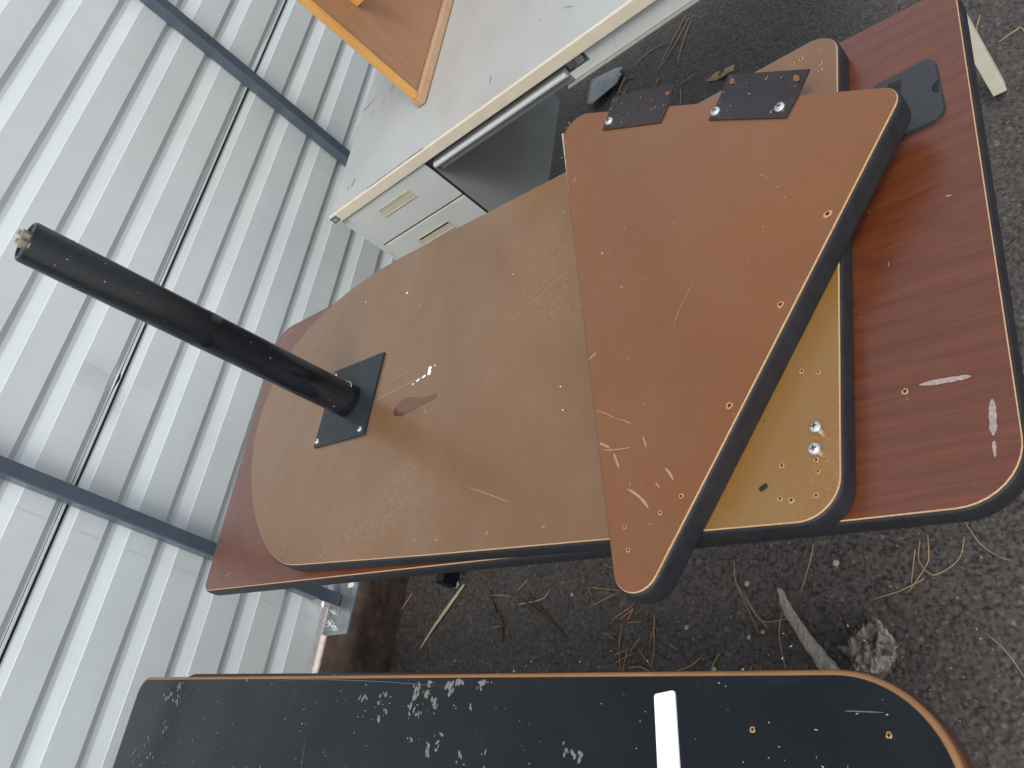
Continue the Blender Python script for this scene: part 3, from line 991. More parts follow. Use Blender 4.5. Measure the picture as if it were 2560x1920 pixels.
# stitch: take `right` in order from near edge to far edge
R_ = [p for p in right]
k0 = min(range(len(R_)), key=lambda i: (R_[i] - Vector((0.42, -0.72))).length)
R_ = R_[k0:] + R_[:k0]
if (R_[1] - Vector((0.388, -1.061))).length > 0.05:
    R_ = [R_[0]] + R_[1:][::-1]
PB = R_ + arcS[:-1]
if (PB[0] - PB[-1]).length < 1e-5: PB = PB[:-1]
ar = sum(PB[i - 1].x * PB[i].y - PB[i].x * PB[i - 1].y for i in range(len(PB)))
if ar < 0: PB.reverse()
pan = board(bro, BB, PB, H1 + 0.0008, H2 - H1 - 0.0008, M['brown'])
z = H2
for (x, y) in ((0.510, -1.643), (0.503, -1.661), (0.402, -1.654), (0.389, -1.655), (0.404, -1.617), (0.368, -1.614), (0.364, -1.626), (0.364, -1.652),
               (0.997, -1.688), (1.001, -1.661), (1.000, -1.649), (0.971, -1.687), (0.960, -1.686), (0.410, -1.082), (0.402, -1.186), (0.394, -1.290), (0.418, -1.03)):
    screw_hole(bro, BB, x, y, z, 0.0019 + rnd.random() * 0.0006)
screw(bro, BB, 0.433, -1.6595, z + 0.0095, 0.0062, 0.0095, (0.05, 0.08))
screw(bro, BB, 0.409, -1.6575, z + 0.0092, 0.0064, 0.0092, (-0.06, -0.04))
# mounting plate
PL = rounded([(0.8175, -0.8275, 0.001), (0.6430, -0.8290, 0.001), (0.6555, -0.6680, 0.001), (0.8265, -0.6665, 0.001)], 2)
plate = slab(PL, z + 0.0003, z + 0.0042, BB).build('mounting_plate', M['platesteel'], bro)
for (x, y) in ((0.818, -0.676), (0.656, -0.813), (0.666, -0.676)):
    screw(plate, BB, x - (0.006 if x > 0.8 else -0.001), y, z + 0.0043, 0.0056)
for (x, y) in ((0.808, -0.817), (0.774, -0.750)):
    mb = MB(BB); mb.add(wobble_disc(x, y, z + 0.0045, 0.0018, 10, 0.05), [tuple(range(10))]); mb.build('plate_hole', M['blackvoid'], plate)
# tubular leg
lb = Vector((0.732, -0.752, z + 0.0043)); lt = Vector((0.6875, -0.783, 1.372))
ax = (lt - lb).normalized()
ux = ax.cross(Vector((0, 1, 0))).normalized(); uy = ax.cross(ux).normalized()
def lathe(c0, prof, seg=40):
    vs, fs = [], []
    for r_, h_ in prof:
        for k in range(seg):
            a = 2 * math.pi * k / seg
            vs.append(c0 + ax * h_ + ux * math.cos(a) * r_ + uy * math.sin(a) * r_)
    for j in range(len(prof) - 1):
        for k in range(seg):
            k2 = (k + 1) % seg
            fs.append((j * seg + k, (j + 1) * seg + k, (j + 1) * seg + k2, j * seg + k2))
    return vs, fs
Ln = (lt - lb).length
RL = 0.0315
mb = MB(BB)
mb.add(*lathe(lb, [(RL + 0.0015, 0), (RL, 0.004), (RL, Ln - 0.004), (RL - 0.0015, Ln - 0.0008), (RL - 0.004, Ln), (RL - 0.005, Ln - 0.001), (RL - 0.006, Ln - 0.003), (0.0005, Ln - 0.003)]))
leg = mb.build('leg', M['blacksteel'], bro, True)
mb = MB(BB)
mb.add(*lathe(lb, [(RL + 0.0003, Ln * 0.495), (RL + 0.0005, Ln * 0.497), (RL + 0.0005, Ln * 0.53), (RL + 0.0003, Ln * 0.532)]))
mb.build('tape_band', simple("dull_black_tape", (0.007, 0.008, 0.010), 0.22), leg, True)
# glide stud with two nuts in the leg's end
mb = MB(BB)
for off in (ux * 0.008 + uy * 0.004, ux * -0.010 + uy * -0.003):
    c = lt + off
    mb.tube([c - ax * 0.011, c + ax * 0.007], 0.0075, 6); mb.tube([c + ax * 0.007, c + ax * 0.012], 0.004, 10)
mb.build('nut', simple("brass_nut", (0.55, 0.50, 0.38), 0.35, 0.8), leg)
# wire ring round the foot of the leg
mb = MB(BB)
ring = []
for k in range(23):
    a = 2.0 + k * 0.145
    ring.append(lb + ax * (0.030 + 0.010 * math.sin(a * 1.0 + 2.0)) + (ux * math.cos(a) + uy * math.sin(a)) * (RL + 0.0014))
mb.tube(ring, 0.0009, 5)
mb.build('wire_ring', M['zinc'], leg, True)
# chips in the leg paint
mb = MB(BB)
for _ in range(46):
    h_ = rnd.uniform(0.02, Ln * 0.98); a = rnd.uniform(0, 6.28); s_ = rnd.uniform(0.0004, 0.0013)
    if rnd.random() < 0.12: s_ *= 2.2
    c = lb + ax * h_ + (ux * math.cos(a) + uy * math.sin(a)) * (RL + 0.0005)
    tx = (ux * -math.sin(a) + uy * math.cos(a))
    q = [c + tx * s_ * math.cos(t) + ax * s_ * 1.6 * math.sin(t) for t in (0, 1.1, 2.2, 3.1, 4.2, 5.3)]
    mb.add(q, [tuple(range(6))])
tag(mb.build('paint_chips', M['scratch'], leg), kind='stuff')
# glue stain and paint drip
st = [(0.673, -0.898), (0.684, -0.903), (0.689, -0.922), (0.688, -0.942), (0.680, -0.960), (0.676, -0.979), (0.673, -1.011), (0.666, -1.010), (0.663, -0.982), (0.657, -0.949), (0.655, -0.925), (0.662, -0.905)]
P_ = rounded([(x, y, 0.006) for x, y in st], 4)
slab(P_, z + 0.0001, z + 0.0007, BB).build('glue_stain', M['stain'], bro)
P_ = rounded([(0.673, -0.898, 0.003), (0.676, -0.906, 0.002), (0.664, -0.914, 0.002), (0.659, -0.934, 0.003), (0.654, -0.926, 0.003), (0.661, -0.904, 0.003)], 3)
slab(P_, z + 0.0008, z + 0.0011, BB).build('glue_stain', M['stain_dark'], bro)
mb = MB(BB)
for (x, y, r, asp, rot) in ((0.733, -0.977, 0.0042, 1.2, 0.4), (0.7255, -0.978, 0.0048, 1.3, 0.1), (0.721, -0.965, 0.0026, 2.0, 1.9), (0.718, -0.950, 0.0022, 2.2, 1.8), (0.735, -0.990, 0.0016, 1, 0), (0.714, -0.938, 0.0014, 2, 1.7)):
    mb.add(wobble_disc(x, y, z + 0.0007, r, 11, 0.3, asp, rot), [tuple(range(11))])
mb.build('paint_drip', M['white'], bro)
strokes('scratch', bro, BB, z + 0.0005, [(0.655, -0.984, 0.640, -0.991, 0.0016, 0.001), (0.640, -0.991, 0.647, -1.017, 0.0013, 0.001),
        (0.712, -0.835, 0.724, -0.975, 0.0022, 0.0), (0.735, -0.83, 0.752, -0.96, 0.0015, 0.001), (0.48, -1.13, 0.44, -1.22, 0.0012, 0.001),
        (0.775, -1.20, 0.81, -1.27, 0.001, 0.001)], simple("faint_scuff", (0.30, 0.22, 0.155), 0.6))
mb = MB(BB)
for (x, y, r) in ((0.948, -0.850, 0.0028), (0.985, -0.705, 0.0018), (0.56, -1.30, 0.0012), (0.60, -1.29, 0.0012), (0.90, -0.90, 0.0010), (0.86, -1.15, 0.0011)):
    mb.add(wobble_disc(x, y, z + 0.0006, r, 6, 0.25), [tuple(range(6))])
tag(mb.build('pale_flecks', M['white'], bro), kind='stuff')
# crackle spots near the rounded end
mb = MB(BB)
for (cx, cy, n_) in ((0.555, -0.545, 16), (0.46, -0.66, 16), (0.435, -0.79, 14), (1.02, -0.80, 6)):
    for _ in range(n_):
        mb.add(wobble_disc(cx + rnd.gauss(0, 0.007), cy + rnd.gauss(0, 0.009), z + 0.0005, rnd.uniform(0.0007, 0.0020), 6, 0.4), [tuple(range(6))])
tag(mb.build('crackle_spots', simple("pale_crackle", (0.28, 0.21, 0.15), 0.7), bro), kind='stuff')
# sliver of black edging stuck on the yellow corner
MB(BB).box(-0.0022, 0.0022, -0.0045, 0.0045, 0, 0.002, 0.0003, 0, Matrix.Translation((0.3835, -1.5965, z + 0.0004)) @ Matrix.Rotation(0.5, 4, 'Z')).build('black_tab', M['blackvoid'], bro)

# ---------------------------------------------------------------- triangular top
H3 = 0.812
TRB = (0.68, -1.48, H2 + 0.0005)
tri = thing('triangular_tabletop', TRB, G, 'orange-brown triangular tabletop lying upside down across the top of the stack', 'tabletop')
PT = rounded([(1.1465, -1.2395, 0.034), (0.226, -1.4545, 0.030), (0.8165, -1.7955, 0.026)], 14)
board(tri, TRB, PT, H2 + 0.0005, H3 - H2 - 0.0005, M['orange'])
z = H3
for (x, y, r) in ((0.678, -1.698, 0.0036), (0.578, -1.639, 0.0030), (0.469, -1.577, 0.0032), (0.375, -1.520, 0.0024), (0.361, -1.494, 0.0021), (0.352, -1.448, 0.0019), (0.325, -1.455, 0.0021)):
    screw_hole(tri, TRB, x, y, z, r)
def bracket(P, fold, slots, screws):
    """thin steel plate, its outer part bent slightly down past the edge"""
    (a, b, c, d) = [Vector(p) for p in P]      # a,b outer side; c,d inner side
    mb = MB(TRB)
    nu, nv = 8, 8
    vs = []
    for j in range(nv + 1):
        for i in range(nu + 1):
            u, v = i / nu, j / nv
            p = (a * (1 - u) + b * u) * (1 - v) + (d * (1 - u) + c * u) * v
            lift = 0.0022 + fold * max(0, 0.55 - v) * 0.012
            vs.append((p.x, p.y, z + lift))
    N = len(vs)
    vs2 = [(x, y, w - 0.0018) for x, y, w in vs]
    fs = []
    for j in range(nv):
        for i in range(nu):
            k = j * (nu + 1) + i
            fs.append((k, k + 1, k + nu + 2, k + nu + 1)); fs.append((N + k, N + k + nu + 1, N + k + nu + 2, N + k + 1))
    def wall_(idx):
        for p, q in zip(idx[:-1], idx[1:]):
            fs.append((p, q, N + q, N + p)); 
    wall_(list(range(nu + 1))); wall_([j * (nu + 1) for j in range(nv + 1)])
    wall_([j * (nu + 1) + nu for j in range(nv + 1)]); wall_([nv * (nu + 1) + i for i in range(nu + 1)])
    mb.add(vs + vs2, fs)
    o = mb.build('bracket_plate', M['bracket'], tri)
    for (x, y, rot) in slots:
        mbs = MB(TRB); Q = wobble_disc(x, y, z + 0.0054 if fold > 0 else z + 0.0030, 0.0036, 14, 0.0, 1.9, rot)
        mbs.add(Q, [tuple(range(14))]); mbs.build('slot', M['leaf_spot'], o)
    for (x, y) in screws:
        screw(o, TRB, x, y, z + 0.0026, 0.0070)
    # worn specks
    mbs = MB(TRB)
    for _ in range(15):
        u, v = rnd.random() * 0.94 + 0.03, rnd.random() * 0.85 + 0.1
        p = (a * (1 - u) + b * u) * (1 - v) + (d * (1 - u) + c * u) * v
        lift = 0.0027 + fold * max(0, 0.55 - v) * 0.012 + 0.0002
        mbs.add(wobble_disc(p.x, p.y, z + lift, rnd.uniform(0.0004, 0.0009), 6, 0.4, rnd.uniform(1, 3.5), rnd.random() * 3), [tuple(range(6))])
    tag(mbs.build('worn_specks', M['fleck'], o), kind='stuff')
    return o
bracket([(0.994, -1.576), (0.918, -1.691), (0.858, -1.655), (0.929, -1.543)], 0.5, [(0.977, -1.581, 0.3), (0.914, -1.673, 0.4)], [(0.9365, -1.5545), (0.880, -1.6480)])
bracket([(1.096, -1.366), (1.040, -1.486), (0.979, -1.461), (1.038, -1.347)], 0.7, [(1.031, -1.473, 0.4)], [(1.047, -1.361)])
strokes('scratch', tri, TRB, z + 0.0005, [(0.516, -1.390, 0.496, -1.422, 0.0012, 0.001), (0.496, -1.422, 0.481, -1.448, 0.0010, 0.001), (0.457, -1.407, 0.4505, -1.448, 0.0016, -0.001),
        (0.468, -1.401, 0.458, -1.417, 0.003, 0.0), (0.449, -1.424, 0.427, -1.434, 0.0034, 0.0), (0.413, -1.498, 0.395, -1.510, 0.0026, 0.001), (0.398, -1.486, 0.390, -1.492, 0.0018, 0.0005),
        (0.398, -1.448, 0.369, -1.479, 0.0034, 0.0025), (0.461, -1.465, 0.445, -1.471, 0.0020, 0.0), (0.598, -1.369, 0.605, -1.381, 0.003, 0.0), (0.60, -1.50, 0.66, -1.53, 0.0008, 0.004),
        (0.352, -1.478, 0.349, -1.486, 0.0008, 0)], simple("whitish_scratch", (0.32, 0.20, 0.15), 0.7))
mb = MB(TRB)
sp = [(1.10, -1.262), (1.108, -1.268), (1.06, -1.268), (1.03, -1.263), (0.775, -1.373), (0.698, -1.414), (0.92, -1.27), (0.90, -1.285), (0.96, -1.30)]
for _ in range(46):
    u, v = rnd.random(), rnd.random()
    if u + v > 1: u, v = 1 - u, 1 - v
    sp.append((1.08 + u * (0.30 - 1.08) + v * (0.83 - 1.08), -1.30 + u * (-1.46 + 1.30) + v * (-1.74 + 1.30)))
for q_, (x, y) in enumerate(sp):
    mb.add(wobble_disc(x, y, z + 0.0006, rnd.uniform(0.0010, 0.0022) if q_ < 9 else rnd.uniform(0.0004, 0.0009), 7, 0.4, rnd.uniform(1, 2.2), rnd.random() * 3), [tuple(range(7))])
tag(mb.build('pale_flecks', M['fleck'], tri), kind='stuff')
# worn white corner and edge streak
mb = MB(TRB)
e0, e1 = Vector((1.092, -1.2500)), Vector((0.94, -1.2860))
nn = Vector((0.23, 0.97)).normalized()
pts = []
for k in range(15):
    t = k / 14
    p = e0.lerp(e1, t)
    pts.append((p.x, p.y, 0.0042 * (1 - t) ** 1.8 + 0.0007 + rnd.uniform(-0.0006, 0.0006)))
mb.add([(x - nn.x * 0.0035, y - nn.y * 0.0035, z + 0.0006) for x, y, w in pts] + [(x - nn.x * (w + 0.0035), y - nn.y * (w + 0.0035), z + 0.0006) for x, y, w in pts], [(k, 15 + k, 16 + k, k + 1) for k in range(14)] + [(k + 1, 16 + k, 15 + k, k) for k in range(0)])
mb.build('worn_edge', simple("worn_white_edge", (0.36, 0.28, 0.24), 0.6), tri)

# ---------------------------------------------------------------- black tops in the foreground
KB = (-0.12, -0.96, 0.0)
blk2 = thing('brown_edged_table', KB, G, 'dark table with red-brown edge just showing under the black top', 'table')
HB1 = 0.750
P2 = rounded([(0.2630, -0.34, 0.05), (0.202, -1.7455, 0.11), (-0.50, -1.77, 0.11), (-0.44, -0.30, 0.05)], 14)
Z2 = HB1 - 0.0105
slab(P2, Z2 - 0.026, Z2, KB).build('panel', M['blacklam'], blk2)
sweep(P2, [(0.0, Z2 - 0.001), (0.0016, Z2 - 0.0016), (0.0024, Z2 - 0.004), (0.0026, Z2 - 0.020), (0.0012, Z2 - 0.026), (0.0, Z2 - 0.0262)], KB).build('edge_band', M['darkedge'], blk2, True)
for (x, y) in ((0.08, -0.5), (0.08, -1.5), (-0.36, -0.5), (-0.36, -1.5)):
    MB(KB).box(x - 0.02, x + 0.02, y - 0.02, y + 0.02, 0.0, Z2 - 0.0268, 0.003).build('leg', M['blacksteel'], blk2)
KB1 = (-0.12, -0.96, Z2 + 0.0005)
blk = thing('black_tabletop', KB1, G, 'glossy black tabletop with grey splashes and a tan edge in the foreground', 'tabletop')
P1 = rounded([(0.2600, -0.186, 0.030), (0.2000, -1.744, 0.105), (-0.50, -1.77, 0.105), (-0.44, -0.20, 0.03)], 16)
slab(P1, Z2 + 0.0005, HB1, KB1, 0.003).build('panel', M['blacklam'], blk)
sweep(P1, [(-0.0030, HB1 - 0.004), (-0.0030, HB1 - 0.0004), (-0.0008, HB1 - 0.0003), (0.0018, HB1 - 0.0012), (0.0028, HB1 - 0.0035), (0.0028, HB1 - 0.0065), (0.0018, HB1 - 0.0090), (0.0, HB1 - 0.0099), (-0.003, HB1 - 0.0100)], KB1).build('edge_band', M['tanedge'], blk, True)
for (x, y) in ((0.155, -1.566), (0.150, -1.692)):
    screw_hole(blk, KB1, x, y, HB1, 0.0021)
mb = MB(KB1)
def blobs(cx, cy, n_, sx, sy, r0, r1, asp=1.8, rot=None):
    for _ in range(int(n_ * 0.75)):
        px_, py_ = cx + rnd.gauss(0, sx), cy + rnd.gauss(0, sy)
        px_ = min(px_, 0.2600 - 0.0385 * (-0.186 - py_) - 0.009)
        mb.add(wobble_disc(px_, py_, HB1 + 0.0004 + rnd.random() * 0.0001, rnd.uniform(r0, r1) * 0.9, 14, 0.20, rnd.uniform(1, asp), rnd.gauss(0.1, 0.5) if rot is None else rot), [tuple(range(14))])
for c in ((0.240, -0.367, 16), (0.220, -0.330, 14), (0.209, -0.372, 12), (0.172, -0.360, 9), (0.163, -0.353, 6), (0.212, -0.233, 1), (0.145, -0.305, 8), (0.120, -0.260, 10), (0.103, -0.290, 8), (0.115, -0.335, 6)):
    blobs(c[0], c[1], c[2], 0.006, 0.009, 0.0008, 0.0030)
for c in ((0.200, -0.946, 4, .3), (0.196, -0.957, 5, .3), (0.203, -0.990, 9, .2), (0.205, -1.000, 5, .2), (0.174, -1.006, 9, .35), (0.180, -1.000, 5, .3), (0.213, -1.070, 14, .3), (0.200, -1.064, 12, .3),
          (0.200, -1.090, 10, .5), (0.190, -1.105, 9, .5), (0.222, -1.095, 9, .4), (0.208, -1.135, 10, .6), (0.228, -1.150, 8, .4), (0.176, -1.078, 9, .3), (0.182, -1.062, 8, .3), (0.185, -1.115, 4, .2),
          (0.210, -1.192, 10, .3), (0.224, -1.200, 7, .3), (0.186, -1.180, 3, .2), (0.132, -1.110, 9, .4), (0.140, -1.125, 7, .3), (0.127, -1.170, 4, .2), (0.128, -1.215, 4, .1), (0.130, -1.339, 4, .2), (0.137, -1.350, 3, .2),
          (0.126, -1.361, 5, .4), (0.118, -1.368, 4, .3), (0.144, -1.070, 4, .2)):
    blobs(c[0], c[1], c[2], 0.0050, 0.0045, 0.0007, 0.0015 + c[3] * 0.0042, 2.6)
tag(mb.build('paint_splashes', M['splash'], blk), kind='stuff')
mb = MB(KB1)
for _ in range(240):
    mb.add(wobble_disc(rnd.uniform(0.02, 0.245), rnd.uniform(-1.70, -0.25), HB1 + 0.00035, rnd.uniform(0.0003, 0.0008), 5, 0.3, rnd.uniform(1, 3), rnd.gauss(1.2, 0.5)), [tuple(range(5))])
tag(mb.build('dust_specks', M['stone'], blk), kind='stuff')
# long faint scratches
strokes('scratch', blk, KB1, HB1 + 0.0003, [(0.150, -0.830, 0.02, -0.850, 0.0010, 0.002), (0.235, -0.70, 0.21, -1.12, 0.0008, 0.004), (0.17, -1.655, 0.168, -1.69, 0.001, 0)], simple("grey_scratch", (0.10, 0.10, 0.10), 0.6))
# chip in the tan edge
MB(KB1).box(-0.004, 0.001, -0.002, 0.002, 0, 0.001, 0, 0, Matrix.Translation((0.2405, -0.612, HB1 + 0.0002))).build('edge_chip', M['tanedge'], blk)
# white strip lying on the black top
PS = rounded([(0.1895, -1.4545, 0.003), (0.1930, -1.4795, 0.003), (-0.05, -1.510, 0.003), (-0.055, -1.4845, 0.003)], 4)
SB = (0.07, -1.48, HB1)
ws = slab(PS, HB1 + 0.0005, HB1 + 0.0025, SB).build('white_strip', M['white'], None, False, G)
tag(ws, 'bright white flat strip lying on the black tabletop', 'strip')

# ---------------------------------------------------------------- things on the asphalt
def litter(name, pts, rad, mat, label, cat, group=None, seg=5, flat=1.0, wig=0.0):
    c = Vector((sum(p[0] for p in pts) / len(pts), sum(p[1] for p in pts) / len(pts), 0.0))
    P = [Vector((p[0], p[1], (p[2] if len(p) > 2 else 0.003))) for p in pts]
    Q = []
    for i in range(len(P) - 1):
        p0, p1, p2, p3 = P[max(i - 1, 0)], P[i], P[i + 1], P[min(i + 2, len(P) - 1)]
        for k in range(5):
            t = k / 5
            q = 0.5 * ((2 * p1) + (p2 - p0) * t + (2 * p0 - 5 * p1 + 4 * p2 - p3) * t * t + (3 * p1 - p0 - 3 * p2 + p3) * t ** 3)
            q += Vector((rnd.uniform(-wig, wig), rnd.uniform(-wig, wig), 0))
            Q.append(q)
    Q.append(P[-1])
    n = len(Q)
    if isinstance(rad, (list, tuple)):
        rr = [rad[min(len(rad) - 1, int(i * len(rad) / n))] for i in range(n)]
        rr = [np.interp(i / (n - 1), np.linspace(0, 1, len(rad)), rad) for i in range(n)]
    else:
        rr = [rad * (0.55 + 0.45 * math.sin(math.pi * (0.15 + 0.8 * i / (n - 1)))) for i in range(n)]
    mb = MB(c)
    mb.tube(Q, [float(r) for r in rr], seg, 0, True, flat)
    o = mb.build(name, mat, None, True, G)
    return tag(o, label, cat, group)

NA = [((0.630, -0.708), (0.611, -0.802)), ((0.630, -0.708), (0.607, -0.721)), ((0.583, -0.721), (0.607, -0.797)), ((0.546, -0.788), (0.576, -0.849)), ((0.544, -0.810), (0.566, -0.845)),
      ((0.540, -0.830), (0.566, -0.845)), ((0.535, -0.830), (0.534, -0.868)), ((0.534, -0.816), (0.480, -0.812), (0.428, -0.821)), ((0.479, -0.835), (0.426, -0.826)), ((0.499, -0.866), (0.471, -0.843)),
      ((0.466, -0.801), (0.474, -0.829)), ((0.449, -0.805), (0.465, -0.846)), ((0.437, -0.843), (0.436, -0.875), (0.422, -0.896)), ((0.475, -0.863), (0.445, -0.893), (0.421, -0.916)),
      ((0.440, -0.868), (0.422, -0.908)), ((0.547, -0.902), (0.515, -0.903), (0.484, -0.892)), ((0.515, -0.902), (0.480, -0.906), (0.440, -0.902)), ((0.423, -0.962), (0.433, -1.000), (0.452, -1.027)),
      ((0.518, -0.766), (0.500, -0.797)), ((0.683, -0.747), (0.665, -0.782)), ((0.481, -0.944), (0.467, -0.966))]
NB = [((0.643, -1.098), (0.592, -1.103), (0.535, -1.130), (0.486, -1.153)), ((0.590, -1.105), (0.535, -1.138), (0.495, -1.172)), ((0.575, -1.119), (0.520, -1.150), (0.507, -1.172), (0.511, -1.226)),
      ((0.652, -1.273), (0.614, -1.263), (0.558, -1.242)), ((0.521, -1.202), (0.478, -1.195), (0.419, -1.206))]
NC = [((0.628, -1.473), (0.593, -1.467), (0.570, -1.478), (0.562, -1.495), (0.584, -1.533), (0.623, -1.547)), ((0.636, -1.487), (0.600, -1.485), (0.579, -1.478), (0.537, -1.444)),
      ((0.557, -1.473), (0.540, -1.429), (0.530, -1.381)), ((0.613, -1.463), (0.590, -1.458), (0.551, -1.450)), ((0.658, -1.548), (0.607, -1.570), (0.580, -1.596), (0.571, -1.612)),
      ((0.456, -1.558), (0.427, -1.582), (0.386, -1.603), (0.350, -1.612))]
ND = [((2.605, -0.907), (2.52, -0.86), (2.440, -0.820), (2.400, -0.800)), ((2.58, -0.92), (2.49, -0.87), (2.409, -0.815)), ((2.562, -0.929), (2.47, -0.90), (2.370, -0.880)), ((2.518, -0.834), (2.53, -0.76), (2.500, -0.690)),
      ((2.273, -0.949), (2.258, -0.891)), ((2.362, -0.807), (2.323, -0.796)), ((2.234, -0.901), (2.165, -0.903)), ((2.44, -0.70), (2.46, -0.66), (2.40, -0.63)), ((2.35, -0.70), (2.37, -0.63), (2.33, -0.60)),
      ((2.48, -0.66), (2.42, -0.64), (2.38, -0.67)), ((2.30, -0.66), (2.36, -0.65), (2.42, -0.68))]
NE = [((1.885, -1.741), (1.84, -1.728), (1.797, -1.726)), ((1.781, -1.812), (1.775, -1.79), (1.767, -1.764)), ((1.781, -1.812), (1.759, -1.816))]
def needles(L_, r, mat, labels, group):
    for p, lab in zip(L_, labels):
        litter('pine_needle', p, r, mat, lab, 'pine needle', group)
T_ = 'the tip of the triangular top'
needles(NA, 0.0014, M['needle'], [
    'orange-brown pine needle running flat towards ' + T_, 'short needle at the left end of the cluster beside ' + T_, 'pine needle slanting up under ' + T_ + ' from the left',
    'leftmost of the three pine needles fanning out below ' + T_, 'middle one of the three pine needles fanning out below ' + T_, 'steepest of the needles fanning out below ' + T_,
    'little needle across the foot of the fan below ' + T_, 'upright needle at the left of the cluster, touching the black tabletop', 'short upright needle touching the black tabletop edge beside the longer upright one',
    'slanting pine needle near the top of the cluster above the black tabletop', 'short pale needle crossing the cluster on its left', 'slanting needle crossing low on the left of the cluster',
    'bent pine needle lying along the black tabletop edge in the cluster', 'long pine needle slanting down right into the black tabletop edge', 'second slanting needle just inside the long one by the black tabletop edge',
    'short upright needle at the upper right of the cluster', 'straight upright needle on the right side of the cluster', 'curved pine needle by itself between the cluster and the green stem',
    'short dark needle alone above the left of the cluster', 'small pair-like needle stub left of ' + T_, 'short brown needle alone right of the upright needle'], 'pine needles below the triangular top')
needles(NB, 0.0013, M['needle_pale'], [
    'long curved pine needle, the outer one left of the grey branch', 'curved pine needle lying inside the longer outer one left of the branch', 'hook-shaped pine needle bending to the grey branch',
    'straight brown needle above the upper end of the grey branch', 'upright thin needle left of the thick end of the branch'], 'pine needles beside the branch')
needles(NC, 0.0013, M['needle_pale'], [
    'large loop-shaped pine needle above the weathered knot', 'long straight needle running through the loop-shaped one', 'pale needle slanting down left from the loop towards the knot',
    'short upright needle left of the loop-shaped one', 'gently curved needle under the right end of the mahogany table', 'orange curved needle alone at the right side of the asphalt'], 'pine needles right of the weathered knot')
needles(ND, 0.0020, M['needle_pale'], [
    'longest straw-coloured needle of the bundle beside the desk front', 'second straw-coloured needle of the bundle beside the desk front', 'rightmost straw needle of the bundle beside the desk front',
    'thin curved grey needle in the dark below the desk front', 'small twig-like needle touching the corner of the left bracket plate', 'short needle standing above the left bracket plate',
    'short pale needle between the two bracket plates', 'curled brown needle in the debris by the torn plastic', 'lower brown needle in the debris by the torn plastic',
    'needle lying nearest the torn plastic scrap', 'bent needle at the bottom of the debris by the torn plastic'], 'pine needles beyond the triangular top')
needles(NE, 0.0018, M['needle_pale'], ['upright needle touching the top of the cream desk leg', 'slanting thin needle right of the cream desk leg', 'reddish needle tip at the right edge past the cream leg'], 'pine needles by the cream leg')
TW = [((0.660, -0.370), (0.610, -0.395), (0.562, -0.438)), ((0.617, -0.507), (0.570, -0.580), (0.517, -0.650)), ((0.647, -0.376), (0.640, -0.430), (0.631, -0.480)), ((0.613, -0.483), (0.616, -0.560), (0.638, -0.583)),
      ((0.674, -0.503), (0.648, -0.471)), ((0.560, -0.400), (0.562, -0.438)), ((0.60, -0.415), (0.55, -0.435), (0.520, -0.440)), ((0.625, -0.52), (0.585, -0.57), (0.55, -0.61)), ((0.640, -0.44), (0.620, -0.50), (0.600, -0.520))]
TWL = ['thin dark twig lying nearest the black table foot', 'long dark twig with a reddish tip slanting across the asphalt', 'thin straw-coloured twig lying across the darker twigs', 'thin bent grey twig ending in a pale tip',
       'short pale twig sticking up among the dark twigs', 'tiny orange twig tip beside the dark twigs', 'faint dark twig lying flat in the shade', 'dark bark strip beside the long twig', 'short dark twig in the middle of the twig litter']
for i, p in enumerate(TW):
    litter('twig', p, (0.0042, 0.0034, 0.0022)[i % 3] if i in (0, 1, 6, 7, 8) else 0.0016, M['twig'] if i in (0, 1, 6, 7, 8) else (M['needle_pale'] if i != 3 else M['stone']), TWL[i], 'twig', 'twigs under the table edge', 6, 0.7, 0.001)
litter('wood_sliver', [(0.690, -0.264, 0.004), (0.655, -0.235, 0.006), (0.608, -0.194, 0.006), (0.560, -0.152, 0.004), (0.524, -0.123, 0.002)], [0.0030, 0.0062, 0.0060, 0.0042, 0.0016], M['palewood'], 'long pale split sliver of wood lying beside the kerb', 'wood sliver', None, 6, 0.55, 0.0008)
litter('wood_sliver', [(0.688, -0.040), (0.660, -0.018), (0.644, -0.004)], 0.0020, M['needle'], 'short orange-brown wood sliver lying against the kerb', 'wood sliver')
litter('green_stem', [(0.4535, -1.0655), (0.435, -1.052), (0.417, -1.045)], 0.0014, M['green'], 'short green stem near the edge of the black tabletop', 'plant stem')
# weathered branch
br = litter('weathered_branch', [(0.560, -1.214, 0.034), (0.525, -1.226, 0.032), (0.474, -1.254, 0.030), (0.428, -1.286, 0.028), (0.388, -1.312, 0.026), (0.340, -1.338, 0.022)], [0.0035, 0.0098, 0.0108, 0.0132, 0.0180, 0.020], M['branch'], 'grey weathered split branch pointing at the triangular top', 'branch', None, 12, 0.7, 0.0014)
